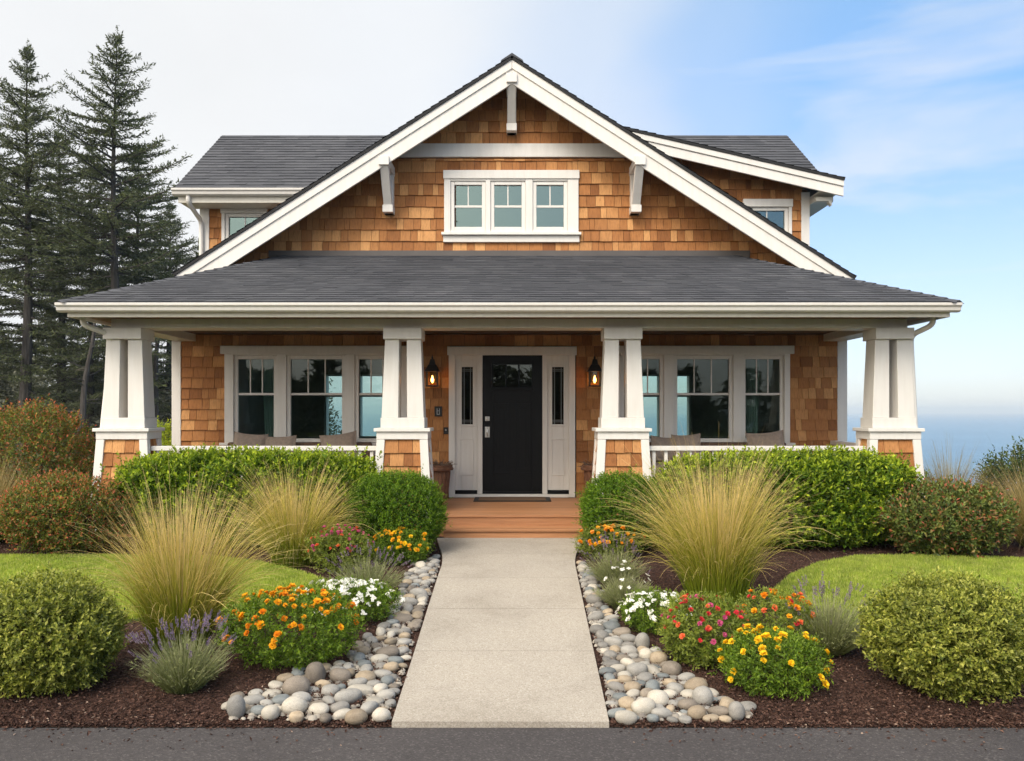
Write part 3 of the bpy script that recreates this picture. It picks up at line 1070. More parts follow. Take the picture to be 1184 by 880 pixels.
# porch columns
def column(cx):
    YF = 10.35
    mb = MB()
    for s in (-1, 1):
        bx = sorted((cx + s * .055, cx + s * .262))
        tx = sorted((cx + s * .047, cx + s * .222))
        mb.taper((bx[0], bx[1], YF + .02, YF + .20), 1.474, (tx[0], tx[1], YF + .04, YF + .20), 2.449)
        e = .007
        mb.taper((bx[0] + e, bx[1] - e, YF + .205, YF + .35), 1.474, (tx[0] + e, tx[1] - e, YF + .205, YF + .33), 2.449)
    mb.box(cx - .272, cx + .272, YF + .002, YF + .368, 1.345, 1.474)
    c = mb.build('porch_column', 'white', house, bevel=.006)
    mb = MB()
    mb.box(cx - .237, cx + .237, YF - .02, YF + .38, 2.449, 2.588)
    mb.build('capital', 'white', c, bevel=.005)
    mb = MB()
    mb.box(cx - .348, cx + .348, YF - .06, YF + .43, 1.303, 1.345)
    mb.box(cx - .318, cx + .318, YF - .03, YF + .40, 1.207, 1.301)
    o, i = .316, .215
    ob, ib = .392, .280
    yf, yb, yfb, ybb = YF - .026, YF + .396, YF - .10, YF + .47
    for s in (-1, 1):
        for (a0, a1, b0, b1) in ((yf, yf + .09, yfb, yfb + .09), (yb - .09, yb, ybb - .09, ybb)):
            t = sorted((cx + s * i, cx + s * o))
            b_ = sorted((cx + s * ib, cx + s * ob))
            mb.taper((b_[0], b_[1], b0, b1), -.02, (t[0], t[1], a0, a1), 1.205)
    ped = mb.build('pedestal', 'white', c, bevel=.005)
    # shingled panels between the corner boards, leaning with them
    def lean(p):
        k = (1.205 - p[2]) / 1.205
        return (p[0], p[1] - k * .070, p[2])
    def span(a, c_):
        q = (1.205 - a) / 1.205
        h = i + .012 + (ib - i) * q
        return [(cx - h, cx + h)]
    pan = shingles('shingle_panel', (-.10, 1.205), span, YF + .012, c, int(cx * 100) + 900, exp=.1631, wmin=.09, wmax=.19, tf=lean)
    for s in (-1, 1):
        def side(p, s=s):
            k = (1.205 - p[2]) / 1.205
            return (cx + s * (.275 + k * .070 - p[1]), p[0], p[2])
        shingles('shingle_panel', (-.10, 1.205), lambda a, c_: [(YF + .02, YF + .36)], 0, c, int(cx * 100) + 950 + s, exp=.1631, wmin=.09, wmax=.19, tf=side)
    mb = MB()
    mb.taper((cx - .30, cx + .30, YF - .04, YF + .40), -.02, (cx - .25, cx + .25, YF + .03, YF + .34), 1.2)
    mb.build('core', 'backing', c)
    return c


for cx in (-4.82, -1.356, 1.376, 4.735):
    column(cx)

# railings with their balusters
for x0, x1 in ((-4.50, -1.68), (1.70, 4.41)):
    mb = MB()
    mb.box(x0, x1, 10.42, 10.53, 1.062, 1.120)
    mb.box(x0, x1, 10.445, 10.505, .40, .45)
    rl = mb.build('railing', 'white', house, bevel=.006)
    n = int((x1 - x0) / .145)
    first = None
    for k in range(n):
        x = x0 + (x1 - x0) * (k + .5) / n
        if first is None:
            mb = MB()
            mb.box(x - .021, x + .021, 10.455, 10.497, .452, 1.06)
            first = mb.build('baluster', 'white', rl, bevel=.004)
            fx = x
        else:
            c = copy_child(first, rl)
            c.location.x = x - fx
mb = MB()
mb.box(4.70, 4.80, 10.80, 12.36, 1.062, 1.12)
mb.box(4.72, 4.78, 10.80, 12.36, .40, .45)
rl = mb.build('railing', 'white', house, bevel=.006)
mb = MB()
mb.box(4.73, 4.77, 10.95, 10.99, .452, 1.06)
first = mb.build('baluster', 'white', rl)
for k in range(1, 10):
    copy_child(first, rl).location.y = k * .145

# beam, ceiling, soffit, fascia and gutter of the porch
mb = MB()
mb.box(-4.985, 4.915, 10.40, 10.75, 2.588, 2.70)
mb.box(-4.98, -4.68, 10.752, YW - .02, 2.588, 2.698)
mb.box(4.61, 4.91, 10.752, YW - .02, 2.588, 2.698)
mb.box(-4.985, 4.915, 10.392, 10.399, 2.588, 2.612)
mb.build('porch_beam', 'cream', house, bevel=.004)
mb = MB()
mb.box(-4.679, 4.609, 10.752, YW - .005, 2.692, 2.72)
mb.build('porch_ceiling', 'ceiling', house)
mb = MB()
mb.box(-5.22, 5.14, 9.90, 10.40, 2.702, 2.72)
mb.box(-5.22, -4.99, 10.402, 13.5, 2.702, 2.72)
mb.box(4.92, 5.14, 10.402, 13.5, 2.702, 2.72)
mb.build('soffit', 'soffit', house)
mb = MB()
mb.box(-5.25, 5.17, 9.87, 9.898, 2.665, 2.82)
mb.box(-5.25, -5.222, 9.899, 13.5, 2.665, 2.82)
mb.box(5.142, 5.17, 9.899, 13.5, 2.665, 2.82)
mb.build('fascia', 'cream', house, bevel=.004)
GUT = [(9.868, 2.718), (9.80, 2.718), (9.775, 2.735), (9.765, 2.775), (9.742, 2.79), (9.738, 2.818), (9.748, 2.822), (9.775, 2.79), (9.868, 2.79)]
mb = MB()
mb.prism(GUT, -5.33, 5.25, 0)
mb.build('gutter', 'white', house, bevel=.003)


def spout(pts, r=.034):
    mb = MB()
    out = []
    pts = [Vector(p) for p in pts]
    for k, p in enumerate(pts):
        if 0 < k < len(pts) - 1:
            a, c = pts[k - 1], pts[k + 1]
            d0, d1 = min(.09, (a - p).length * .45), min(.09, (c - p).length * .45)
            q0, q1 = p + (a - p).normalized() * d0, p + (c - p).normalized() * d1
            for t in (0, .25, .5, .75, 1):
                out.append(q0 * (1 - t) ** 2 + p * 2 * t * (1 - t) + q1 * t * t)
        else:
            out.append(p)
    mb.tube(out, r, 10)
    return mb.build('downspout', 'white', house, smooth=False)


spout([(-5.20, 10.12, 2.71), (-5.20, 10.14, 2.60), (-4.98, 10.42, 2.50), (-5.11, 10.44, 1.35), (-5.16, 10.42, .05)])
spout([(5.10, 10.12, 2.71), (5.10, 10.14, 2.60), (4.965, 10.42, 2.50), (5.03, 10.44, 1.35), (5.09, 10.42, .05)])


# ---- roofs
def roof_plane(name, eL, eR, tL, tR, parent, seed, expo=.135, thick=.05, edge_mat='roofedge', above=None, slabpts=None):
    """slab with courses of overlapping tabs; corners: eave left/right, top left/right"""
    eL, eR, tL, tR = (Vector(q) for q in (eL, eR, tL, tR))
    nrm = (eR - eL).cross(tL - eL)
    if nrm.length < 1e-6:
        nrm = (eR - eL).cross(tR - eL)
    nrm.normalize()
    if nrm.z < 0:
        nrm = -nrm
    mb = MB()
    dn = nrm * -thick
    a_, b_, c_, d_ = [Vector(q) for q in slabpts] if slabpts else (eL, eR, tR, tL)
    mb.hexa([a_ + dn, b_ + dn, c_ + dn, d_ + dn, a_, b_, c_, d_])
    slab = mb.build(name, edge_mat, parent)
    r = random.Random(seed)
    up = ((tL + tR) / 2 - (eL + eR) / 2)
    along = (eR - eL).normalized()
    upn = (up - along * up.dot(along))
    hgt = upn.length
    rows = max(1, int(round(hgt / expo)))
    V, F = [], []
    for q in range(rows):
        t0, t1 = q / rows, min(1.0, (q + 1.25) / rows)
        a0, b0 = eL.lerp(tL, t0), eR.lerp(tR, t0)
        a1, b1 = eL.lerp(tL, t1), eR.lerp(tR, t1)
        Ln = (b0 - a0).length
        if Ln < .02:
            continue
        s = 0.0
        first = True
        while s < 1 - 1e-5:
            d = r.uniform(.10, .30) / Ln
            if first:
                d *= r.random() * .8 + .2
                first = False
            e = min(1.0, s + d)
            if (1 - e) * Ln < .06:
                e = 1.0
            tb = r.uniform(.015, .021)
            lift = nrm * tb
            li2 = nrm * .003
            j = upn.normalized() * r.uniform(-.006, .004) if q else Vector()
            k = len(V)
            if above is not None and not above((a0.lerp(b0, (s + e) / 2) + a1.lerp(b1, (s + e) / 2)) / 2):
                s = e
                continue
            p0, p1, p2, p3 = a0.lerp(b0, s) + j, a0.lerp(b0, e) + j, a1.lerp(b1, e), a1.lerp(b1, s)
            V += [p0 + lift, p1 + lift, p2 + li2, p3 + li2, p0, p1]
            F += [(k, k + 1, k + 2, k + 3), (k + 4, k + 5, k + 1, k)]
            s = e
    np_obj('roof_shingle', [tuple(v) for v in V], F, 'roof', slab, keep_world=True)
    return slab


EZ, TZ = 2.828, 3.855
roof_plane('porch_roof', (-5.31, 9.765, EZ), (5.23, 9.765, EZ), (-3.36, 12.385, TZ), (3.28, 12.385, TZ), house, 21, expo=.112)
roof_plane('porch_roof', (-5.31, 13.6, EZ), (-5.31, 9.765, EZ), (-3.36, 13.6, TZ), (-3.36, 12.385, TZ), house, 22, expo=.112)
roof_plane('porch_roof', (5.23, 9.765, EZ), (5.23, 13.6, EZ), (3.28, 12.385, TZ), (3.28, 13.6, TZ), house, 23, expo=.112)
for (p, q) in (((-5.31, 9.765, EZ), (-3.36, 12.385, TZ)), ((5.23, 9.765, EZ), (3.28, 12.385, TZ))):     # hip caps
    p, q = Vector(p), Vector(q)
    d = (q - p)
    side = d.cross(Vector((0, 0, 1))).normalized()
    V, F = [], []
    n = 22
    for k in range(n):
        a, c = p + d * (k / n), p + d * ((k + 1.15) / n)
        b0 = len(V)
        lz = Vector((0, 0, .026))
        hz = Vector((0, 0, .012))
        V += [a - side * .11 - Vector((0, 0, .012)), a + lz, a + side * .11 - Vector((0, 0, .012)), c - side * .11 - Vector((0, 0, .02)), c + hz, c + side * .11 - Vector((0, 0, .02))]
        F += [(b0, b0 + 1, b0 + 4, b0 + 3), (b0 + 1, b0 + 2, b0 + 5, b0 + 4)]
    np_obj('hip_cap', [tuple(v) for v in V], F, 'roof', house, keep_world=True)
mb = MB()
mb.box(-3.6, 3.52, YW - .035, YW - .001, TZ - .02, TZ + .075)
mb.build('flashing', 'flash', house)

SL = .642
RZ = 6.56                      # gable ridge


def gz(x):
    return RZ - SL * abs(x)


YG = 11.80
roof_plane('gable_roof', (-4.78, 15.2, gz(4.78)), (-4.78, YG - .02, gz(4.78)), (0, 15.2, RZ), (0, YG - .02, RZ), house, 24, thick=.035)
roof_plane('gable_roof', (4.85, YG - .02, gz(4.85)), (4.85, 15.2, gz(4.85)), (0, YG - .02, RZ), (0, 15.2, RZ), house, 25, thick=.035)
mb = MB()
mb.hexa([(-.16, YG - .03, RZ - .085), (0, YG - .03, RZ + .0), (0, 15.2, RZ + .0), (-.16, 15.2, RZ - .085),
         (-.15, YG - .03, RZ - .06), (0, YG - .03, RZ + .04), (0, 15.2, RZ + .04), (-.15, 15.2, RZ - .06)])
mb.hexa([(0, YG - .03, RZ + .0), (.16, YG - .03, RZ - .085), (.16, 15.2, RZ - .085), (0, 15.2, RZ + .0),
         (0, YG - .03, RZ + .04), (.15, YG - .03, RZ - .06), (.15, 15.2, RZ - .06), (0, 15.2, RZ + .04)])
mb.build('ridge_cap', 'roof', house)


def rake(mb, x0, x1, fz, o0, o1, y0, y1):
    """board under a sloping line: from offset o0 to o1 below fz"""
    a, c = fz(x0), fz(x1)
    mb.hexa([(x0, y0, a - o1), (x1, y0, c - o1), (x1, y1, c - o1), (x0, y1, a - o1),
             (x0, y0, a - o0), (x1, y0, c - o0), (x1, y1, c - o0), (x0, y1, a - o0)])


for x0, x1 in ((-4.74, -.0015), (.0015, 4.81)):
    mb = MB()
    rake(mb, x0, x1, gz, .040, .165, YG, YG + .05)
    rake(mb, x0, x1, gz, .160, .375, YG + .022, YG + .06)
    mb.build('barge_board', 'white', house, bevel=.005)

# gable wall
mb = MB()
mb.hexa([(-4.6, YW, 3.3), (4.6, YW, 3.3), (4.6, YW + .12, 3.3), (-4.6, YW + .12, 3.3),
         (-4.6, YW, gz(4.6) - .07), (4.6, YW, gz(4.6) - .07), (4.6, YW + .12, gz(4.6) - .07), (-4.6, YW + .12, gz(4.6) - .07)])
GWX0, GWX1, GZ0, GZ1 = -.855, .87, 4.28, 4.92
gm = MB()
holes_g = [(-.83, .85, 4.25, 4.95)]
holed(gm, -4.6, 4.6, 3.3, 3.6, YW, YW + .12, [])
for k in range(60):             # strips of the triangular wall behind the shingles
    z0 = 3.6 + (RZ - .1 - 3.6) * k / 60
    z1 = 3.6 + (RZ - .1 - 3.6) * (k + 1) / 60
    h = (RZ - .07 - z1) / SL
    sp = [(-min(h, 4.6), min(h, 4.6))]
    sp = minus(sp, [(-.83, .85, 4.23, 4.97)], z0, z1)
    for a, c in sp:
        gm.box(a, c, YW, YW + .12, z0, z1)
gable = gm.build('gable_wall', 'backing', house)


def gspan(a, c):
    h = min((RZ - .03 - c) / SL, 4.5)
    if h < .05:
        return []
    return minus([(-h, h)], [(-.98, .98, 4.07, 5.09), (-9, 9, 5.30, 5.51)], a, c)


shingles('shingle_siding', (3.56, 5.30), gspan, YW, gable, 31, exp=.17, wmin=.075, wmax=.20)
shingles('shingle_siding', (5.51, 6.5), gspan, YW - .012, gable, 32, exp=.168, wmin=.075, wmax=.20)
mb = MB()
h0, h1 = (RZ - 5.30) / SL - .06, (RZ - 5.51) / SL - .06
mb.box(-h0, h0, YW - .05, YW - .001, 5.31, 5.51)
mb.build('frieze_board', 'white', house, bevel=.005)

# gable windows
mb = MB()
CX0, CX1 = -1.015, .995
mb.box(CX0, CX1, YW - .075, YW + .01, 4.985, 5.11)
gw = [(-.852, -.445), (-.262, .142), (.362, .765)]
edges = [CX0 + .012] + [v for q in gw for v in (q[0] - .056, q[1] + .056)] + [CX1 - .012]
for k in range(0, len(edges), 2):
    mb.box(edges[k], edges[k + 1], YW - .055, YW + .012, 4.19, 4.985)
for q in gw:
    mb.box(q[0] - .056, q[1] + .056, YW - .053, YW + .01, 4.19, 4.224)
    mb.box(q[0] - .056, q[1] + .056, YW - .053, YW + .01, 4.956, 4.985)
mb.box(CX0 - .025, CX1 + .025, YW - .11, YW + .01, 4.15, 4.19)
mb.box(CX0, CX1, YW - .06, YW + .01, 4.05, 4.148)
mb.build('window_casing', 'white', house, bevel=.005)
for a, c in gw:
    window(house, a, c, 4.28, 4.90, YW - .02, 2, rail=.505, glass='glass_up')


# brackets
def bracket(x, zt, hgt):
    mb = MB()
    hw = .075
    mb.box(x - hw, x + hw, YG - .02, YW, zt - .125, zt)                                   # outrigger
    mb.box(x - hw * .9, x + hw * .9, YW - .13, YW, zt - hgt, zt - .127)                    # wall post
    mb.hexa([(x - hw * .8, YW - .22, zt - hgt + .10), (x + hw * .8, YW - .22, zt - hgt + .10), (x + hw * .8, YW - .131, zt - hgt + .10), (x - hw * .8, YW - .131, zt - hgt + .10),
             (x - hw * .8, YG + .02, zt - .127), (x + hw * .8, YG + .02, zt - .127), (x + hw * .8, YG + .16, zt - .127), (x - hw * .8, YG + .16, zt - .127)])
    mb.box(x - hw, x + hw, YW - .235, YW, zt - hgt - .0, zt - hgt + .105)
    mb.build('bracket', 'white', house, bevel=.005)


bracket(-.005, 6.32, .68)
bracket(-1.81, 5.155, .70)
bracket(1.81, 5.155, .70)

# upper wall behind, left and right of the gable, with corner boards
mb = MB()
UW_L, UW_R = (-4.60, -4.02, 4.05, 4.72), (3.80, 4.43, 4.10, 4.82)
holed(mb, -5.0, 4.77, 2.9, 4.9, YU, YU + .12, [UW_L, UW_R])
k = 0
for q in range(10):
    x0, x1 = 1.2 + q * .357, 1.2 + (q + 1) * .357
    zt = 5.93 - .2309 * (x1 - 1.84) - .10
    mb.box(x0, x1, YU, YU + .12, 4.9, zt)
uw = mb.build('upper_wall', 'backing', house)
shingles('shingle_siding', (2.95, 4.90), lambda a, c: minus([(-4.90, -1.2)], [(-4.66, -3.96, 3.9, 4.86)], a, c), YU, uw, 41, exp=.1736)


def rspan(a, c):
    xm = min(4.68, 1.84 + (5.93 - .06 - a) / .2309)
    return minus([(1.2, xm)], [(3.74, 4.49, 3.9, 4.96)], a, c) if xm > 1.3 else []


shingles('shingle_siding', (2.95, 5.85), rspan, YU, uw, 42, exp=.1675, zmax=lambda x: 5.93 - .2309 * (x - 1.84) - .065)
for x0, x1 in ((-5.03, -4.88), (4.66, 4.795)):
    mb = MB()
    mb.box(x0, x1, YU - .035, YU + .06, 2.95, 4.92 if x0 < 0 else 5.08)
    mb.build('corner_board', 'white', house, bevel=.005)
for (a, c, z0, z1) in (UW_L, UW_R):
    window(house, a + .035, c - .035, z0 + .03, z1 - .035, YU - .01, 2, rail=.5, glass='glass_up')
    mb = MB()
    mb.box(a - .085, c + .085, YU - .07, YU + .01, z1 + .02, z1 + .145)
    mb.box(a - .075, a - .022, YU - .05, YU + .01, z0 - .1, z1 + .02)
    mb.box(c + .022, c + .075, YU - .05, YU + .01, z0 - .1, z1 + .02)
    mb.box(a - .02, c + .02, YU - .049, YU + .01, z0 - .1, z0 - .03)
    mb.build('window_casing', 'white', house, bevel=.005)

# main cross roof behind the gable, its eave, the shed roof on the right
RY, MZ, EY, EZ2 = 15.13, 6.54, 12.97, 5.005
roof_plane('main_roof', (-5.24, EY, EZ2), (0.0, EY, EZ2), (-5.24, RY, MZ), (0, RY, MZ), house, 51, thick=.06)
MS = (MZ - EZ2) / (RY - EY)
roof_plane('main_roof', (0.0, EY, EZ2), (4.97, EY, EZ2), (0, RY, MZ), (4.97, RY, MZ), house, 52, thick=.06,
           above=lambda p: p.y > 13.3 and p.z > 5.945 - .2309 * (p.x - 1.84),
           slabpts=[(1.2, 14.45, EZ2 + MS * (14.45 - EY)), (4.97, 13.34, EZ2 + MS * (13.34 - EY)), (4.97, RY, MZ), (1.2, RY, MZ)])
mb = MB()
mb.hexa([(0, 14.0, EZ2 + MS * (14.0 - EY) - .06), (1.199, 14.45, EZ2 + MS * (14.45 - EY) - .06), (1.199, RY, MZ - .06), (0, RY, MZ - .06),
         (0, 14.0, EZ2 + MS * (14.0 - EY)), (1.199, 14.45, EZ2 + MS * (14.45 - EY)), (1.199, RY, MZ), (0, RY, MZ)])
mb.build('main_roof', 'roof', house)
mb = MB()
mb.hexa([(-5.24, RY + .001, MZ - .06), (-5.24, 17.35, EZ2 - .12), (4.97, 17.35, EZ2 - .12), (4.97, RY + .001, MZ - .06),
         (-5.24, RY + .001, MZ), (-5.24, 17.35, EZ2 - .06), (4.97, 17.35, EZ2 - .06), (4.97, RY + .001, MZ)])
mb.build('main_roof', 'roof', house)
for x in (-5.06, 4.80):         # gable ends of the main roof
    mb = MB()
    mb.hexa([(x, EY + .6, 4.9), (x + .03, EY + .6, 4.9), (x + .03, 16.9, 4.9), (x, 16.9, 4.9),
             (x, RY - .02, MZ - .1), (x + .03, RY - .02, MZ - .1), (x + .03, RY + .02, MZ - .1), (x, RY + .02, MZ - .1)])
    mb.build('end_gable', 'cedar', house)
mb = MB()
mb.box(-5.20, -1.6, EY + .055, EY + .08, 4.80, 4.965)
mb.box(-5.20, -1.6, EY + .082, YU - .001, 4.815, 4.835)
mb.build('fascia', 'cream', house, bevel=.004)
mb = MB()
mb.prism([(y - 9.868 + EY + .052, z - 2.822 + 5.0) for y, z in GUT], -5.26, -1.9, 0)
mb.build('gutter', 'white', house, bevel=.003)
spout([(-5.03, EY + .02, 4.90), (-5.03, EY + .02, 4.80), (-4.99, YU - .07, 4.60), (-4.99, YU - .07, 3.0)], .036)


def sz(x):
    return 5.945 - .2309 * (x - 1.84)


YS = 13.0
roof_plane('shed_roof', (5.175, YS - .015, sz(5.175)), (5.175, 14.5, sz(5.175)), (1.3, YS - .015, sz(1.3)), (1.3, 14.5, sz(1.3)), house, 53, thick=.035)
mb = MB()
rake(mb, 1.3, 5.165, sz, .038, .125, YS, YS + .05)
rake(mb, 1.3, 5.165, sz, .130, .275, YS + .022, YS + .06)
mb.build('barge_board', 'white', house, bevel=.005)
mb = MB()
mb.box(4.80, 5.13, YS + .07, 16.8, 4.975, 5.0)
mb.box(4.80, 5.11, YS + .30, 16.8, 4.88, 4.972)
mb.prism([(4.80, 4.87), (4.99, 4.87), (5.02, 4.83), (5.035, 4.80), (5.05, 4.80), (5.05, 4.93), (4.80, 4.93)], YS + .20, YS + .29, 1)
mb.build('eave_return', 'cream', house, bevel=.003)
# ------------------------------------------------------------------ things on the porch
M['amber'] = glassmat('lantern_glass', (0.85, 0.62, 0.38), 1.0)
M['flame'] = emitmat('lantern_bulb', (1.0, 0.55, 0.16), 10.0)
M['wicker'] = simple('wicker', (0.13, 0.075, 0.045), 0.8, var=0.35, nscale=40, bmp=0.5, bscale=90)
M['cushion'] = simple('cushion_cloth', (0.30, 0.235, 0.185), 0.95, var=0.12, nscale=30, bmp=0.25, bscale=260)
M['rust'] = simple('rusty_planter', (0.17, 0.075, 0.038), 0.75, var=0.35, nscale=14, bmp=0.3, bscale=60)
M['twig'] = simple('dry_twigs', (0.16, 0.10, 0.065), 0.9, var=0.3)
M['coir'] = simple('coir_mat', (0.15, 0.085, 0.045), 0.98, var=0.25, nscale=80, bmp=0.6, bscale=250)
M['rubber'] = simple('mat_border', (0.022, 0.019, 0.017), 0.85)
M['grey'] = simple('grey_plate', (0.33, 0.34, 0.34), 0.5)


def lantern(x, label):
    t = empty('wall_lantern', (x, YW - .02, 1.90), label, 'lamp', 'wall lanterns either side of the door')
    z0, y = 1.915, YW - .145
    mb = MB()
    mb.box(x - .05, x + .05, YW - .038, YW - .015, 1.98, 2.22)
    mb.tube([(x, YW - .03, 2.19), (x, YW - .08, 2.23), (x, y, 2.22)], .011, 8)
    mb.build('bracket', 'iron', t, bevel=.003)
    mb = MB()
    h = .076
    mb.box(x - h - .012, x + h + .012, y - h - .012, y + h + .012, z0, z0 + .018)
    for sx in (-1, 1):
        for sy in (-1, 1):
            mb.box(x + sx * h - .008, x + sx * h + .008, y + sy * h - .008, y + sy * h + .008, z0 + .018, z0 + .22)
    mb.build('cage', 'iron', t)
    mb = MB()
    mb.taper((x - h - .03, x + h + .03, y - h - .03, y + h + .03), z0 + .22, (x - .055, x + .055, y - .055, y + .055), z0 + .32)
    mb.taper((x - .045, x + .045, y - .045, y + .045), z0 + .321, (x - .028, x + .028, y - .028, y + .028), z0 + .40)
    mb.lathe([(.006, .40), (.018, .415), (.008, .44), (.002, .47)], (x, y, z0), 8)
    mb.build('roof', 'iron', t, bevel=.004)
    mb = MB()
    for (a, b_) in (((x - h, y - h), (x + h, y - h)), ((x + h, y - h), (x + h, y + h)), ((x - h, y + h), (x - h, y - h))):
        mb.poly([(a[0], a[1], z0 + .018), (b_[0], b_[1], z0 + .018), (b_[0], b_[1], z0 + .22), (a[0], a[1], z0 + .22)])
    mb.build('pane', 'amber', t)
    mb = MB()
    mb.lathe([(.004, .05), (.020, .075), (.023, .10), (.012, .14), (.003, .165)], (x, y, z0), 10)
    mb.build('bulb', 'flame', t, smooth=True)
    l = bpy.data.lights.new('lantern_light', 'POINT')
    l.energy = .55
    l.color = (1.0, 0.58, 0.25)
    l.shadow_soft_size = .03
    lo = bpy.data.objects.new('lantern_light', l)
    lo.location = (x, y - .04, z0 + .11)
    link(lo, t)


lantern(-1.167, 'lit black wall lantern between the left inner column and the door')
lantern(1.212, 'lit black wall lantern between the right inner column and the door')

t = empty('number_plate', (-1.09, YW - .02, 1.5), 'small black plate with pale marks on the shingles left of the door', 'plate')
mb = MB()
mb.box(-1.145, -1.035, YW - .042, YW - .02, 1.475, 1.625)
mb.build('plate', 'iron', t, bevel=.004)
mb = MB()
for a in (-1.112, -1.077):
    mb.box(a, a + .010, YW - .046, YW - .041, 1.505, 1.595)
mb.box(-1.112, -1.067, YW - .0455, YW - .041, 1.503, 1.512)
mb.box(-1.101, -1.078, YW - .0455, YW - .041, 1.555, 1.562)
mb.build('mark', 'grey', t)
t = empty('door_bell', (-.965, YW - .02, 1.25), 'small black bell push beside the left edge of the door frame', 'bell')
mb = MB()
mb.box(-1.01, -.945, YW - .045, YW - .02, 1.215, 1.315)
mb.build('plate', 'iron', t, bevel=.005)
mb = MB()
mb.lathe([(.001, 0), (.014, .001), (.012, .012)], (0, 0, 0), 10)
mb.v = [(-.977 + a, YW - .046 - c, 1.275 + b_) for a, b_, c in mb.v]
mb.build('button', 'metal', t)

mt = empty('door_mat', (0, 11.9, FL), 'brown coir door mat with a black border on the porch floor', 'mat')
mb = MB()
mb.box(-.545, .555, 11.75, 12.31, FL + .002, FL + .012)
mb.build('border', 'rubber', mt, bevel=.004)
mb = MB()
mb.box(-.475, .485, 11.82, 12.24, FL + .012, FL + .022)
mb.build('pile', 'coir', mt, bevel=.004)


def planter(x, label, seed):
    y = 12.05
    t = empty('planter', (x, y, FL), label, 'planter')
    mb = MB()
    mb.lathe([(.11, 0.002), (.13, .03), (.135, .10), (.165, .40), (.17, .42), (.215, .43), (.22, .455), (.205, .47), (.205, .50), (.19, .505), (.17, .46)], (x, y, FL), 20)
    for k in range(20):
        a = 2 * math.pi * k / 20
        mb.tube([(x + .128 * math.cos(a), y + .128 * math.sin(a), FL + .03), (x + .168 * math.cos(a), y + .168 * math.sin(a), FL + .41)], .010, 5)
    mb.build('pot', 'rust', t, smooth=False)
    r = random.Random(seed)
    mb = MB()
    for k in range(110):
        a, q = r.uniform(0, 6.28), r.uniform(0, .16)
        p = Vector((x + q * math.cos(a), y + q * math.sin(a), FL + .45))
        d = Vector((math.cos(a) * r.uniform(.2, 1.0), math.sin(a) * r.uniform(.2, 1.0), r.uniform(.15, 1.0))).normalized()
        L_ = r.uniform(.06, .18)
        mb.tube([p, p + d * L_ * .5 + Vector((0, 0, .01)), p + d * L_ + Vector((r.uniform(-.03, .03), r.uniform(-.03, .03), -.01))], [.006, .005, .002], 4)
    mb.build('dry_stems', 'twig', t)


planter(-1.06, 'tall rust brown planter of dry stems left of the door', 4)
planter(1.21, 'tall rust brown planter of dry stems right of the door', 5)


def pillow_mesh(w_, h_, d_, seed):
    """a stuffed square cushion standing on its edge, in local coordinates"""
    r = random.Random(seed)
    n = 14
    V, F = [], []
    for s in (-1, 1):
        for j in range(n + 1):
            for i in range(n + 1):
                u, v = i / n * 2 - 1, j / n * 2 - 1
                puff = max(0.0, (1 - u ** 4) * (1 - v ** 4)) ** .55
                pin = 1 - .10 * (1 - abs(v)) * u * u - 0
                pv = 1 - .12 * (1 - u * u)
                V.append((u * w_ / 2 * (1 - .06 * (1 - v * v)), s * (d_ / 2 * puff + .002), (v * pv) * h_ / 2 + h_ / 2))
    m_ = (n + 1) ** 2
    for s in (0, 1):
        for j in range(n):
            for i in range(n):
                k = s * m_ + j * (n + 1) + i
                q = (k, k + 1, k + n + 2, k + n + 1)
                F.append(q if s == 0 else q[::-1])
    for i in range(n):
        for (a, c) in ((i, i + 1), (n * (n + 1) + i + 1, n * (n + 1) + i)):
            F.append((a, a + m_, c + m_, c)[::-1])
        for (a, c) in (((i + 1) * (n + 1), i * (n + 1)), (i * (n + 1) + n, (i + 1) * (n + 1) + n)):
            F.append((a, a + m_, c + m_, c)[::-1])
    return V, F


def pillow(x, y, z, w_, h_, rx, ry, rz, label, seed):
    V, F = pillow_mesh(w_, h_, .16, seed)
    o = np_obj('cushion', V, F, 'cushion', None, smooth=True)
    o.location = (x, y, z)
    o.rotation_euler = (R(rx), R(ry), R(rz))
    tag(o, label, 'cushion', 'cushions on the porch sofas')


def sofa(x0, x1, label):
    t = empty('porch_sofa', ((x0 + x1) / 2, 11.95, FL), label, 'sofa', 'wicker sofas under the windows')
    mb = MB()
    mb.box(x0, x1, 11.55, 12.28, FL + .12, FL + .40)
    for x in (x0 + .02, x1 - .10):
        for y in (11.57, 12.18):
            mb.box(x, x + .08, y, y + .08, FL + .001, FL + .119)
    mb.build('frame', 'wicker', t, bevel=.015)
    mb = MB()
    mb.box(x0, x1, 12.17, 12.28, FL + .402, FL + .82)
    mb.build('backrest', 'wicker', t, bevel=.03)
    for a in (x0, x1 - .1):
        mb = MB()
        mb.box(a, a + .1, 11.55, 12.168, FL + .402, FL + .62)
        mb.build('armrest', 'wicker', t, bevel=.03)
    mb = MB()
    mb.box(x0 + .11, x1 - .11, 11.55, 12.165, FL + .404, FL + .54)
    mb.build('seat_cushion', 'cushion', t, bevel=.03)


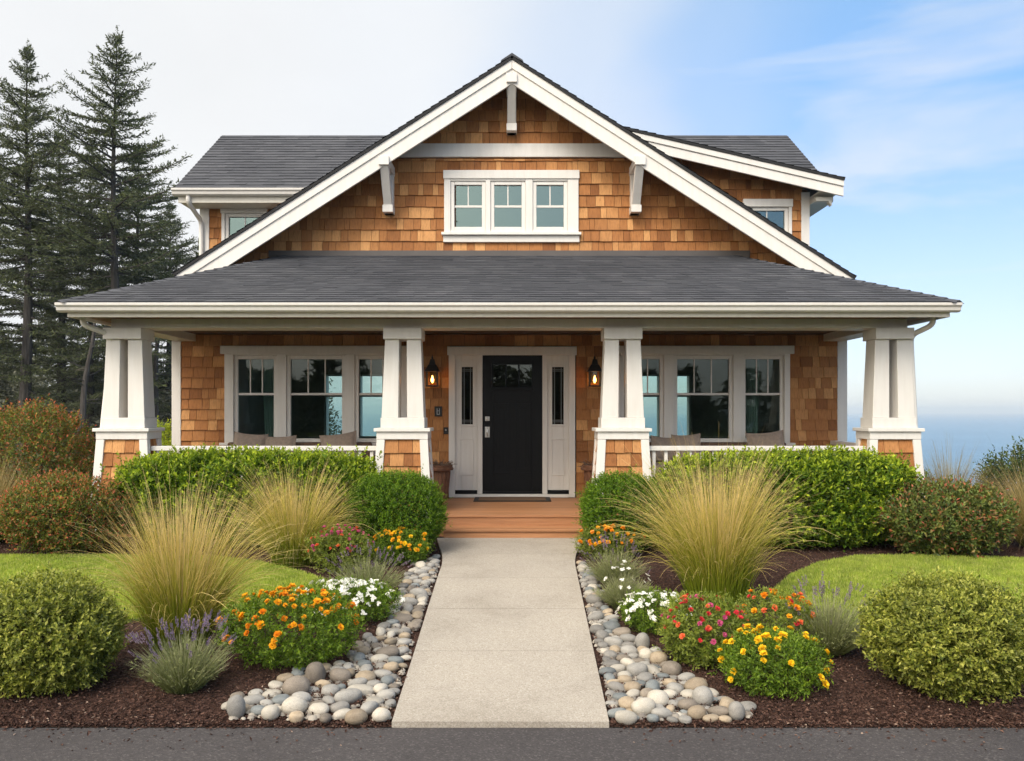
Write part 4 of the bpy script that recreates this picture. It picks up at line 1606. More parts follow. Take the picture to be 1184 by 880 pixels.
sofa(-4.15, -2.05, 'dark wicker porch sofa behind the left railing')
sofa(1.75, 4.0, 'dark wicker porch sofa behind the right railing')
pillow(-3.80, 12.0, FL + .545, .50, .43, -12, 5, 3, 'grey brown cushion at the far left end of the left sofa', 1)
pillow(-3.34, 12.0, FL + .545, .48, .39, -14, -2, -4, 'grey brown cushion second from the left on the left sofa', 2)
pillow(-2.46, 12.0, FL + .545, .54, .43, -12, -7, 4, 'grey brown cushion by the left inner column, one corner raised', 3)
pillow(2.20, 12.0, FL + .545, .44, .38, -14, 4, 4, 'grey brown cushion by the right inner column', 4)
pillow(2.50, 11.9, FL + .545, .42, .42, -14, -3, -8, 'narrow grey cushion leaning on the one by the right inner column', 6)
pillow(3.68, 12.0, FL + .545, .55, .45, -12, -5, -3, 'grey brown cushion at the far right end of the right sofa', 5)


def curtain(x0, x1, lean, label):
    V, F = [], []
    n, m_ = 60, 24
    for s in (0, 1):
        for j in range(m_ + 1):
            v = j / m_
            wd = (x1 - x0) * (1.0 - .45 * math.sin(min(1, v * 1.25) * math.pi) ** 2 * .4)
            for i in range(n + 1):
                u = i / n
                V.append((x0 + lean * (1 - v) + u * wd * (.55 + .45 * (1 - v)), YW + .30 + .035 * math.sin(u * 34 + v * 2) + s * .004, .34 + v * 2.28))
    k2 = (n + 1) * (m_ + 1)
    for s in (0, 1):
        for j in range(m_):
            for i in range(n):
                k = s * k2 + j * (n + 1) + i
                q = (k, k + 1, k + n + 2, k + n + 1)
                F.append(q if s == 0 else q[::-1])
    o = np_obj('curtain', V, F, 'curtain', None, smooth=True)
    tag(o, label, 'curtain')


curtain(-3.82, -3.50, .10, 'pale curtain hanging inside the leftmost porch window')
curtain(3.58, 3.86, -.06, 'pale curtain hanging inside the rightmost porch window')
# ------------------------------------------------------------------ plants
def shrub(name, label, cat, base, rx, ry, h, n, leaf, mat, seed, e=2.3, amp=.07, freq=3.0, up=.55, per=9, twig=.10, group=None, stems=True,
          inner=.55, fill=0, stray=.03, flat=0.0, skew=1.0, wide=.5, tipfrom=.45, foliage='foliage'):
    """a shrub: sprigs of folded leaves filling an uneven rounded volume, on a few woody stems"""
    r = np.random.default_rng(seed)
    t = empty(name, (base[0], base[1], base[2]), label, cat, group)
    rz = h / 2
    got = []
    need = n
    while need > 0:
        k = need * 6 + 500
        p = r.uniform(-1.15, 1.15, (k, 3)) * (rx, ry, rz)
        lm = 1 + amp * lump(p, seed + 1, freq / max(.4, min(rx, ry))) + amp * .5 * lump(p, seed + 2, freq * 2.4 / max(.4, min(rx, ry)))
        q = np.abs(p) / (rx, ry, rz)
        low = np.clip(-p[:, 2] / rz, 0, 1)
        q[:, :2] *= (1 + flat * low[:, None])
        f = (q ** e).sum(1) ** (1 / e) / lm
        ok = (f < 1) & (r.random(k) < np.clip((f - inner) / (1 - inner), .03, 1) ** 1.2)
        p = p[ok][:need]
        got.append(p)
        need -= len(p)
    P = np.concatenate(got)
    P = P * (1 + np.where(r.random(len(P)) < stray, r.uniform(.04, .20, len(P)), 0))[:, None] if stray else P
    nr = unit(np.sign(P) * (np.abs(P) / (rx, ry, rz)) ** (e - 1) / (rx, ry, rz))
    tdir = unit(nr * (1 - up) + np.array([0, 0, up]) + r.normal(0, .38, P.shape))
    tl = twig * r.uniform(.6, 1.3, len(P))
    Vs, Fs, Ts = [], [], []
    U = unit(np.cross(tdir, r.normal(size=P.shape)))
    Wv = np.cross(tdir, U)
    ph0 = r.uniform(0, 6.28, len(P))
    vb = 0
    for k in range(per):
        s = (k + .5) / per
        a = ph0 + 2.4 * k
        rad = U * np.cos(a)[:, None] + Wv * np.sin(a)[:, None]
        pos = P + tdir * (tl * (s - .35))[:, None]
        open_ = 1.0 - .55 * s
        D = unit(rad * open_ + tdir * (.35 + .6 * s) + r.normal(0, .18, P.shape))
        Nn = tdir * .8 - rad * .5 + r.normal(0, .25, P.shape) + (0, 0, .25)
        L = leaf * r.uniform(.7, 1.2, len(P)) * (1.0 - .25 * s)
        V, F = leaf_geo(pos, D, Nn, L, L * wide * r.uniform(.85, 1.15, len(P)), fold=.18, droop=.08, shape=.48)
        Vs.append(V)
        Fs.append(F + vb)
        vb += len(V)
        Ts.append(np.repeat(np.clip((s - tipfrom) / (1 - tipfrom), 0, 1) * np.clip(.25 + .9 * r.random(len(P)), 0, 1), 4))
    if fill:                  # leaves on the inner wood, so that one cannot look straight through
        pf = r.uniform(-1, 1, (fill * 4, 3))
        pf = pf[(np.abs(pf) ** e).sum(1) < .72][:fill] * (rx, ry, rz)
        Vf, Ff = leaf_geo(pf, r.normal(size=pf.shape), r.normal(size=pf.shape), leaf * 1.5, leaf * 1.0, fold=.2)
        Vs.append(Vf)
        Fs.append(Ff + vb)
        Ts.append(np.zeros(len(Vf)))
    V = np.concatenate(Vs)
    V[:, 2] += rz
    keepz = V[:, 2].reshape(-1, 4).min(1) > 0.005
    F = np.concatenate(Fs)
    F = F[np.repeat(keepz, 2)]
    np_obj(foliage, V, F, mat, t, tone=np.concatenate(Ts))
    if stems:
        rr = random.Random(seed)
        mb = MB()
        for k in range(14):
            a = rr.uniform(0, 6.28)
            q = rr.uniform(.35, .8)
            x, y, z = rx * q * math.cos(a), ry * q * math.sin(a), h * rr.uniform(.55, .85)
            mb.tube([(x * .1, y * .1, -.02), (x * .35, y * .35, z * .35), (x * .75, y * .75, z * .72), (x, y, z)],
                    [.016, .013, .009, .004], 5)
        o = mb.build('stem', 'stem', None)
        o.parent = t
    return t


G1 = [(0.0, (0.040, 0.085, 0.008)), (0.4, (0.082, 0.165, 0.012)), (0.8, (0.145, 0.24, 0.018)), (1.0, (0.21, 0.30, 0.028))]
M['hedge'] = leafmat('hedge_leaf', G1, (0.48, 0.56, 0.040), .95, tr=.30, rough=.5, spec=.25)
M['box'] = leafmat('boxwood_leaf', [(0.0, (0.034, 0.080, 0.005)), (0.5, (0.068, 0.155, 0.008)), (1.0, (0.13, 0.24, 0.014))], (0.25, 0.36, 0.022), .7, tr=.28, rough=.5, spec=.25)
M['varieg'] = leafmat('variegated_leaf', [(0.0, (0.062, 0.090, 0.012)), (0.35, (0.138, 0.176, 0.025)), (0.7, (0.25, 0.278, 0.045)), (1.0, (0.47, 0.47, 0.115))], (0.46, 0.475, 0.095), .62, tr=.28, spec=.35)
M['redleaf'] = leafmat('red_tipped_leaf', [(0.0, (0.058, 0.092, 0.013)), (0.5, (0.14, 0.19, 0.028)), (0.84, (0.22, 0.24, 0.038)), (0.92, (0.32, 0.14, 0.045)), (1.0, (0.44, 0.11, 0.050))],
                       (0.60, 0.145, 0.085), .86, (.42, .80), tr=.28, trc=(1.2, .9, .6))
M['redleaf2'] = leafmat('rust_green_leaf', [(0.0, (0.055, 0.088, 0.020)), (0.55, (0.13, 0.185, 0.040)), (0.85, (0.20, 0.24, 0.055)), (1.0, (0.30, 0.12, 0.06))],
                        (0.50, 0.120, 0.085), .8, (.58, .92), tr=.28, trc=(1.2, 1.0, .6))
M['lime'] = leafmat('lime_leaf', [(0.0, (0.20, 0.30, 0.02)), (1.0, (0.42, 0.52, 0.05))], (0.55, 0.60, 0.08), .6, tr=.35)
M['darkleaf'] = leafmat('dark_glossy_leaf', [(0.0, (0.028, 0.050, 0.018)), (0.6, (0.060, 0.100, 0.030)), (1.0, (0.10, 0.14, 0.045))], (0.17, 0.21, 0.05), .6, tr=.25, rough=.5, spec=.25)
M['fgreen'] = leafmat('marigold_leaf', [(0.0, (0.050, 0.100, 0.007)), (0.5, (0.105, 0.19, 0.012)), (1.0, (0.19, 0.29, 0.025))], (0.27, 0.36, 0.035), .6, tr=.35)
M['fgreen2'] = leafmat('soft_green_leaf', [(0.0, (0.085, 0.125, 0.016)), (0.5, (0.165, 0.22, 0.032)), (1.0, (0.27, 0.31, 0.055))], (0.34, 0.38, 0.07), .6, tr=.35)
M['lavleaf'] = blademat('lavender_leaf', [(0.0, (0.115, 0.150, 0.040)), (0.4, (0.20, 0.235, 0.078)), (0.8, (0.29, 0.31, 0.15)), (1.0, (0.36, 0.35, 0.22))], tr=.22)
M['grassblade'] = blademat('grass_blade', [(0.0, (0.13, 0.20, 0.012)), (0.36, (0.235, 0.285, 0.020)), (0.56, (0.40, 0.385, 0.052)), (0.76, (0.63, 0.50, 0.150)), (1.0, (0.80, 0.62, 0.30))], tr=.35, var=.25)
M['grassblade2'] = blademat('grass_blade_dull', [(0.0, (0.15, 0.16, 0.03)), (0.3, (0.26, 0.24, 0.06)), (0.6, (0.36, 0.29, 0.10)), (1.0, (0.45, 0.34, 0.16))], tr=.3, var=.25)
M['lavflower'] = leafmat('lavender_flower', [(0.0, (0.16, 0.12, 0.20)), (0.6, (0.245, 0.19, 0.295)), (1.0, (0.36, 0.30, 0.40))], tr=.2, trc=(1, .8, 1.2))
M['lavflower2'] = leafmat('faded_lavender_flower', [(0.0, (0.13, 0.09, 0.15)), (0.6, (0.23, 0.17, 0.25)), (1.0, (0.34, 0.28, 0.34))], tr=.2, trc=(1, .9, 1.1))


def petalmat(name, c, c2):
    return leafmat(name, [(0.0, c), (1.0, c2)], tr=.25, trc=(1.1, 1.0, .8), spec=.2, rough=.6, jitter=.1)


M['p_orange'] = petalmat('orange_petal', (0.72, 0.21, 0.008), (0.85, 0.36, 0.015))
M['p_amber'] = petalmat('amber_petal', (0.76, 0.33, 0.01), (0.88, 0.48, 0.02))
M['p_yellow'] = petalmat('yellow_petal', (0.80, 0.48, 0.01), (0.90, 0.66, 0.03))
M['p_red'] = petalmat('red_petal', (0.55, 0.022, 0.035), (0.72, 0.06, 0.08))
M['p_coral'] = petalmat('coral_petal', (0.72, 0.11, 0.05), (0.80, 0.22, 0.08))
M['p_pink'] = petalmat('magenta_petal', (0.46, 0.05, 0.17), (0.66, 0.14, 0.28))
M['p_white'] = petalmat('white_petal', (0.80, 0.80, 0.76), (0.90, 0.90, 0.86))


def head_mesh(seed, rings, npet, ruffle=.3, cup=.35):
    """flower head of overlapping ruffled petals, unit radius"""
    r = np.random.default_rng(seed)
    Vs, Fs, vb = [], [], 0
    for k in range(rings):
        t = (k + 1) / rings
        n = max(4, int(npet * (.45 + .55 * t)))
        a = np.arange(n) / n * 6.283 + r.uniform(0, 6) + r.normal(0, .12, n)
        D = np.stack([np.cos(a), np.sin(a), np.full(n, cup + 1.3 * (1 - t)) + r.normal(0, ruffle, n)], 1)
        P = np.stack([np.cos(a), np.sin(a), 0 * a], 1) * .10 + (0, 0, .25 * (1 - t))
        Nn = np.tile((0, 0, 1.0), (n, 1)) + r.normal(0, .2, (n, 3))
        V, F = leaf_geo(P, D, Nn, (.55 + .45 * t) * r.uniform(.85, 1.08, n), .75 * r.uniform(.8, 1.1, n), fold=.15, shape=.66)
        Vs.append(V)
        Fs.append(F + vb)
        vb += len(V)
    return np.concatenate(Vs), np.concatenate(Fs)


HEADS = {}


def head(kind, mat, parent):
    key = (kind, mat, random.randrange(3))
    if key not in HEADS:
        sd = hash_ = 17 * key[2] + sum(ord(q) for q in kind + mat)
        V, F = {'marigold': lambda: head_mesh(sd, 4, 13, .3, .25), 'zinnia': lambda: head_mesh(sd, 3, 10, .25, .35), 'daisy': lambda: head_mesh(sd, 2, 9, .15, .15),
                'tuft': lambda: head_mesh(sd, 3, 8, .5, .8), 'cluster': lambda: cluster(sd)}[kind]()
        HEADS[key] = np_obj('flower_head', V, F, mat, parent)
        return HEADS[key]
    o = bpy.data.objects.new('flower_head', HEADS[key].data)
    COL.objects.link(o)
    o.parent = parent
    return o


def cluster(sd):
    r = np.random.default_rng(sd)
    Vs, Fs, vb = [], [], 0
    for k in range(9):
        V, F = head_mesh(sd + k, 1, 6, .15, .2)
        c = np.append(r.uniform(-.75, .75, 2), r.uniform(0, .35))
        Vs.append(V * .45 + c)
        Fs.append(F + vb)
        vb += len(V)
    return np.concatenate(Vs), np.concatenate(Fs)


def flowers(t, rx, ry, h, kinds, n, size, seed, top=.35, e=2.2, sprawl=1.0, zc=.5):
    """heads over the crown of a plant, each an object of its own"""
    r = random.Random(seed)
    random.seed(seed)
    for k in range(n):
        for _ in range(50):
            d = Vector((r.gauss(0, 1), r.gauss(0, 1), abs(r.gauss(0, 1)) * 1.0 - (.55 - top)))
            d.normalize()
            if d.z > -.45 and (d.y < .55 or r.random() < .35):
                break
        f = ((abs(d.x) / rx) ** e + (abs(d.y) / ry) ** e + (abs(d.z) / (h / 2)) ** e) ** (-1 / e)
        p = d * f * r.uniform(.93, 1.10) * sprawl + Vector((0, 0, h / 2))
        kd, mt = r.choice(kinds)
        o = head(kd, mt, t)
        nd = (d * .7 + Vector((r.gauss(0, .35), -.35 + r.gauss(0, .3), .75))).normalized()
        q = nd.to_track_quat('Z', 'Y') @ Euler((0, 0, r.uniform(0, 6.28))).to_quaternion()
        o.location = p
        o.rotation_euler = q.to_euler()
        s = size * r.uniform(.72, 1.18)
        o.scale = (s, s, s * r.uniform(.8, 1.1))


def flower_bush(name, label, base, rx, ry, h, nl, leaf, lmat, kinds, nf, size, seed, **k):
    t = shrub(name, label, 'flowers', base, rx, ry, h, nl, leaf, lmat, seed, e=2.2, amp=.10, up=.45, per=8, twig=.075, inner=.35, stems=False, wide=k.pop('wide', .42), flat=k.pop('flat', .0))
    flowers(t, rx, ry, h, kinds, nf, size, seed + 5, **k)
    return t


def ribbons(base, phi, th0, bend, L, wd, segs, r, tonep=1.0, sway=.12, gravity=0.0):
    n = len(phi)
    P = base.copy()
    az = phi.copy()
    rows = []
    side0 = np.stack([-np.sin(phi), np.cos(phi), 0 * phi], 1)
    tw = r.normal(0, .7, n)
    for k in range(segs + 1):
        s = k / segs
        th = th0 + bend * s ** 1.6
        D = np.stack([np.sin(th) * np.cos(az), np.sin(th) * np.sin(az), np.cos(th)], 1)
        up = np.cross(side0, D)
        S = side0 * np.cos(tw)[:, None] + up * np.sin(tw)[:, None]
        hw = wd * (1 - .85 * s ** 1.5) * .5
        rows.append((P - S * hw[:, None], P + S * hw[:, None]))
        P = P + D * (L / segs)[:, None]
        az = az + r.normal(0, sway, n) / segs * 2
    V = np.stack([q for a in rows for q in a], 1).reshape(-1, 3)
    m_ = 2 * (segs + 1)
    b = np.arange(n)[:, None] * m_
    F = np.concatenate([b + np.array([[2 * k, 2 * k + 1, 2 * k + 3, 2 * k + 2]]) for k in range(segs)], 1).reshape(-1, 4)
    tone = np.tile(np.repeat(np.linspace(0, 1, segs + 1) ** tonep, 2), n)
    return V, F, tone


def grass_clump(label, base, h, spread, n, seed, mat='grassblade', width=.0060, droop=1.0, rb=.14):
    r = np.random.default_rng(seed)
    t = empty('ornamental_grass', base, label, 'grass clump', 'tufts of ornamental grass')
    phi = r.uniform(0, 6.283, n)
    q = r.random(n) ** .55
    th0 = q * spread * .70 + r.normal(0, .09, n)
    rb_ = rb * (np.sqrt(r.random(n)) * .45 + .55 * q)
    b = np.stack([rb_ * np.cos(phi), rb_ * np.sin(phi), np.full(n, -.01)], 1)
    L = h * (.38 + .76 * r.random(n) ** .65) * (1.06 - .16 * q ** 2)
    L = L * (1 + .13 * np.sin(2 * phi + seed) + .09 * np.sin(5 * phi + 2.1 * seed))
    th0 = th0 + .10 * np.cos(phi - seed)
    stray = r.random(n) < .06
    L = np.where(stray, L * 1.18, L)
    bend = droop * (.15 + .80 * q + 1.5 * q ** 4) * r.uniform(.45, 1.45, n)
    V, F, T = ribbons(b, phi + r.normal(0, .25, n), th0, bend, L, np.full(n, width) * r.uniform(.6, 1.2, n), 9, r, 1.0)
    V[:, 2] = np.maximum(V[:, 2], .004 + 0.01 * r.random(len(V)))
    np_obj('foliage', V, F, mat, t, tone=T, smooth=True)
    # flowering stalks with feathery tips, standing a little above the leaves
    m_ = n // 16
    phi = r.uniform(0, 6.283, m_)
    q = r.random(m_)
    b = np.stack([rb * .5 * np.cos(phi), rb * .5 * np.sin(phi), np.full(m_, -.01)], 1)
    V, F, T = ribbons(b, phi, q * spread * .62, (.15 + .5 * q) * droop * r.uniform(.5, 1.3, m_), h * r.uniform(.95, 1.20, m_), np.full(m_, width * .9), 9, r, .45)
    np_obj('flower_stalk', V, F, mat, t, tone=.35 + .65 * T)['kind'] = 'stuff'
    return t


def spike_mesh(seed, mat, parent):
    r = np.random.default_rng(seed)
    n = 46
    s = np.sort(r.random(n))
    a = r.uniform(0, 6.28, n)
    P = np.stack([.010 * np.cos(a) * (1 - .6 * s), .010 * np.sin(a) * (1 - .6 * s), s * .085], 1)
    D = np.stack([np.cos(a), np.sin(a), np.full(n, 1.1)], 1)
    V, F = leaf_geo(P, D, r.normal(size=(n, 3)), .016, .009, fold=.2)
    return np_obj('flower_spike', V, F, mat, parent)


SPIKES = {}


def lavender(label, base, h, rad, n, seed, nsp, fmat='lavflower', green=.0):
    r = np.random.default_rng(seed)
    t = empty('lavender_plant', base, label, 'lavender', 'lavender plants')
    phi = r.uniform(0, 6.283, n)
    q = r.random(n) ** .6
    spread = math.atan2(rad, h * .55)
    b = np.stack([.06 * np.cos(phi) * q, .06 * np.sin(phi) * q, np.full(n, -.01)], 1)
    V, F, T = ribbons(b, phi, q * spread, .55 * q * r.uniform(.3, 1.3, n), h * r.uniform(.55, .95, n), np.full(n, .0055), 6, r, 1.0)
    V[:, 2] = np.maximum(V[:, 2], .004 + .01 * r.random(len(V)))
    # short needle leaves along the stems
    k = n * 4
    i = r.integers(0, n, k)
    j = r.integers(1, 6, k)
    P = V.reshape(n, 7, 2, 3)[i, j, 0]
    D = V.reshape(n, 7, 2, 3)[i, np.minimum(j + 1, 6), 0] - P
    D = unit(D) + r.normal(0, .45, D.shape)
    V2, F2 = leaf_geo(P, D, r.normal(size=P.shape), .035 * r.uniform(.6, 1.2, k), .006, fold=.1)
    np_obj('foliage', V, F, 'lavleaf', t, tone=T)
    np_obj('needle_leaf', V2, F2, 'lavleaf', t, tone=np.full(len(V2), .55))['kind'] = 'stuff'
    phi = r.uniform(0, 6.283, nsp)
    q = r.random(nsp) ** .7
    b = np.stack([.04 * np.cos(phi), .04 * np.sin(phi), np.full(nsp, 0.0)], 1)
    V, F, T = ribbons(b, phi, q * spread * .85, .30 * q, h * r.uniform(.80, 1.05, nsp), np.full(nsp, .0035), 6, r, 1.0)
    np_obj('flower_stalk', V, F, 'lavleaf', t, tone=T * .5)['kind'] = 'stuff'
    W = V.reshape(nsp, 7, 2, 3).mean(2)
    for k in range(nsp):
        if fmat not in SPIKES:
            o = SPIKES[fmat] = spike_mesh(seed, fmat, t)
        else:
            o = bpy.data.objects.new('flower_spike', SPIKES[fmat].data)
            COL.objects.link(o)
            o.parent = t
        d = Vector(W[k, 6] - W[k, 5])
        o.location = W[k, 6]
        o.rotation_euler = d.to_track_quat('Z', 'Y').to_euler()
        s = r.uniform(.5, .85)
        o.scale = (s * .7, s * .7, s * 1.1)
    return t


def P3(px, py, dy=0.0):
    x, y = at(px, py)
    k = (y + dy) / y
    return (x * k, y + dy, G(y + dy))


# hedges and shrubs against the porch
shrub('hedge', 'long clipped bright green hedge in front of the left porch railing', 'hedge', (-3.02, 9.70, 0), 1.53, .50, 1.045, 5600, .060, 'hedge', 101,
      e=3.4, amp=.075, freq=2.0, up=.72, per=10, twig=.15, wide=.52, inner=.50, fill=4000)
shrub('hedge', 'long clipped bright green hedge in front of the right porch railing', 'hedge', (3.20, 9.68, 0), 1.52, .52, 1.05, 5600, .060, 'hedge', 102,
      e=3.2, amp=.075, freq=2.0, up=.72, per=10, twig=.15, wide=.52, inner=.50, fill=4000)
shrub('boxwood', 'round clipped dark green boxwood left of the porch steps', 'shrub', (-1.29, 9.25, 0), .53, .48, .86, 5200, .028, 'box', 103,
      e=2.5, amp=.035, up=.5, per=9, twig=.085, inner=.58, fill=2600)
shrub('boxwood', 'round clipped dark green boxwood right of the porch steps', 'shrub', (1.24, 9.40, 0), .46, .44, .84, 4600, .028, 'box', 104,
      e=2.5, amp=.035, up=.5, per=9, twig=.085, inner=.58, fill=2600)
shrub('variegated_shrub', 'large yellow green variegated shrub at the left edge by the road', 'shrub', P3(48, 824, .38), .46, .40, .68, 4300, .033, 'varieg', 105,
      e=2.4, amp=.12, freq=4.6, stray=.06, up=.45, per=9, twig=.09, inner=.50, wide=.55, flat=.12)
shrub('variegated_shrub', 'large yellow green variegated shrub at the right edge by the road', 'shrub', P3(1098, 829, .38), .475, .41, .69, 4500, .033, 'varieg', 106,
      e=2.2, amp=.12, freq=4.6, stray=.06, up=.45, per=9, twig=.09, inner=.50, wide=.55, flat=.14)
shrub('red_tipped_shrub', 'tall rounded shrub with red and orange leaf tips beside the left outer column', 'shrub', (-6.30, 10.9, 0), .82, .72, 1.62, 4200, .048, 'redleaf', 107,
      e=2.2, amp=.09, up=.5, per=9, twig=.15, wide=.46, inner=.5)
shrub('red_tipped_shrub', 'low spreading red tipped shrub in front of the left outer column', 'shrub', (-4.93, 9.28, 0), .72, .50, .80, 3000, .043, 'redleaf', 108,
      e=2.1, amp=.09, up=.5, per=9, twig=.13, wide=.46, inner=.5)
shrub('red_tipped_shrub', 'low rust and green shrub in front of the right outer column', 'shrub', (4.76, 9.15, 0), .70, .48, .76, 1900, .060, 'redleaf2', 109,
      e=2.0, amp=.09, up=.5, per=9, twig=.14, wide=.5, inner=.5)
shrub('lime_shrub', 'small lime green shrub low beside the left outer column', 'shrub', (-5.52, 10.55, 0), .28, .28, .72, 700, .045, 'lime', 110, amp=.1, per=8, twig=.12)
shrub('lime_shrub', 'bright lime shrub at the side of the house behind the left outer column', 'shrub', (-5.62, 13.2, 0), .40, .40, 1.35, 1100, .05, 'lime', 111, amp=.1, per=8, twig=.13)
shrub('leafy_shrub', 'dark leafy shrub with upright sprigs at the right edge before the sea', 'shrub', (7.45, 11.6, 0), .95, .6, .98, 1700, .062, 'darkleaf', 112, e=2.0,
      amp=.14, up=.75, per=12, twig=.30, wide=.5, inner=.3, freq=4)
shrub('leafy_shrub', 'low dark scrub on the bluff edge right of the porch', 'shrub', (6.55, 14.6, 0), .75, .5, .52, 900, .05, 'darkleaf', 113, amp=.14, up=.7, per=10, twig=.2, wide=.4, inner=.3)

# ornamental grasses
grass_clump('big blond grass tuft behind the lavender near the left variegated shrub', P3(205, 752), 1.02, .28, 2300, 201, droop=.78, rb=.20)
grass_clump('blond grass tuft in front of the left hedge', P3(338, 655), 0.90, .52, 2200, 202, droop=.9, rb=.20)
grass_clump('broad blond grass tuft in front of the right hedge', P3(828, 698), 1.12, .30, 2700, 203, droop=.78, rb=.25)
grass_clump('blond grass tuft cut by the left edge of the photo beside the red tipped shrubs', (-6.12, 9.75, 0), .92, .8, 2200, 204, 'grassblade2')
grass_clump('blond grass tuft at the right edge beside the rust shrub', (5.95, 9.5, 0), .86, .75, 2000, 205, 'grassblade2')
grass_clump('dull grass tuft behind the rust shrub by the right outer column', (5.75, 11.0, 0), .92, .75, 1600, 206, 'grassblade2')

# lavender
lavender('full lavender with purple spikes in front of the big left grass tuft', P3(212, 802), .44, .25, 900, 301, 70)
lavender('greyish lavender beside the pink flowers left of the path', P3(424, 694), .46, .31, 800, 302, 40, 'lavflower2')
lavender('purple grey lavender behind the white dotted plant right of the path', P3(712, 680), .44, .28, 700, 303, 36, 'lavflower2')
lavender('silver green lavender with dusky spikes left of the right variegated shrub', P3(957, 758), .50, .34, 1200, 304, 52, 'lavflower2')

# flowering plants
flower_bush('marigold_plant', 'wide orange marigold bush left of the path, behind the largest boulders', P3(335, 778, .15), .45, .38, .50, 1500, .032, 'fgreen',
            [('marigold', 'p_orange'), ('marigold', 'p_amber'), ('marigold', 'p_amber')], 100, .026, 401, top=.5)
flower_bush('marigold_plant', 'bright yellow marigold bush nearest the road right of the path', P3(893, 808, .12), .33, .29, .38, 1100, .030, 'fgreen',
            [('marigold', 'p_yellow')], 44, .025, 402, top=.30)
flower_bush('zinnia_plant', 'loose bush of red and crimson flowers beside the white blossom right of the path', P3(815, 775, .12), .29, .28, .47, 1050, .034, 'fgreen2',
            [('zinnia', 'p_red'), ('zinnia', 'p_red'), ('zinnia', 'p_coral'), ('zinnia', 'p_pink')], 58, .021, 403, top=.5)
flower_bush('zinnia_plant', 'loose bush of orange flowers behind the yellow marigolds', P3(893, 765, .22), .28, .24, .43, 800, .030, 'fgreen2',
            [('marigold', 'p_orange'), ('zinnia', 'p_coral'), ('marigold', 'p_amber'), ('zinnia', 'p_red')], 36, .024, 404, top=.6)
flower_bush('coreopsis_plant', 'amber yellow flowers at the foot of the left boxwood', P3(462, 656, .1), .30, .24, .37, 800, .028, 'fgreen',
            [('marigold', 'p_amber'), ('marigold', 'p_yellow'), ('marigold', 'p_amber')], 50, .024, 405, top=.55)
flower_bush('coreopsis_plant', 'amber orange flowers at the foot of the right boxwood', P3(703, 648, .1), .36, .26, .36, 800, .028, 'fgreen2',
            [('marigold', 'p_amber'), ('marigold', 'p_orange')], 55, .023, 406, top=.55)
flower_bush('pink_flower_plant', 'loose green plant of small magenta flowers beside the left middle grass tuft', P3(392, 666, .1), .31, .26, .46, 700, .030, 'fgreen2',
            [('tuft', 'p_pink'), ('tuft', 'p_pink'), ('tuft', 'p_coral')], 64, .023, 407, top=.6)
flower_bush('alyssum_plant', 'low mound of white blossom behind the orange marigolds left of the path', P3(398, 724, .12), .43, .30, .32, 1300, .026, 'fgreen',
            [('cluster', 'p_white')], 100, .025, 408, top=.5)
flower_bush('alyssum_plant', 'low mound of white blossom between the rocks and the red flowers', P3(757, 736, .12), .27, .25, .30, 800, .026, 'fgreen',
            [('cluster', 'p_white')], 70, .024, 409, top=.5)
t = lavender('feathery green plant dotted with white flowers beside the rocks right of the path', P3(722, 706), .36, .22, 800, 305, 1, 'lavflower2')
t.name = 'feathery_plant'
t['category'] = 'flowers'
del t['group']
flowers(t, .20, .18, .40, [('cluster', 'p_white')], 14, .019, 410, top=.6)


# ------------------------------------------------------------------ river rocks
ROCKM = {'pale grey': rockmat('pale_grey_stone', (0.36, 0.345, 0.32), (0.46, 0.445, 0.41)), 'grey': rockmat('grey_stone', (0.235, 0.225, 0.21), (0.33, 0.315, 0.29)),
         'blue grey': rockmat('blue_grey_stone', (0.20, 0.225, 0.235), (0.29, 0.31, 0.31)), 'tan': rockmat('tan_stone', (0.40, 0.315, 0.22), (0.52, 0.43, 0.315)),
         'cream': rockmat('cream_stone', (0.52, 0.48, 0.40), (0.62, 0.58, 0.51)), 'brown grey': rockmat('brown_grey_stone', (0.235, 0.20, 0.165), (0.33, 0.285, 0.235))}


def rock_mesh(seed):
    import bmesh
    bm = bmesh.new()
    bmesh.ops.create_icosphere(bm, subdivisions=3, radius=1.0)
    P = np.array([v.co for v in bm.verts])
    r = np.random.default_rng(seed)
    d = 1 + .15 * lump(P, seed, 1.3) + .045 * lump(P, seed + 50, 2.8)
    e = r.uniform(2.0, 2.7)
    s = (np.abs(P) ** e).sum(1) ** (-1 / e)
    P = P * (d * s)[:, None]
    F = np.array([[v.index for v in f.verts] for f in bm.faces])
    bm.free()
    return P, F


ROCKV = [rock_mesh(700 + k) for k in range(9)]
ROCKO = {}
RL = [(447, 842), (470, 776), (490, 714), (505, 668), (513, 653), (506, 645), (494, 650), (480, 655), (468, 672), (462, 690), (457, 706), (446, 722), (436, 737), (420, 742),
      (408, 756), (398, 770), (378, 777), (350, 778), (322, 792), (298, 806), (262, 812), (262, 838), (300, 843)]
RR = [(705, 842), (688, 776), (673, 714), (661, 668), (657, 653), (667, 652), (682, 664), (692, 684), (700, 706), (716, 736), (738, 748), (764, 762), (782, 780), (800, 796),
      (838, 814), (866, 824), (866, 838), (830, 843)]


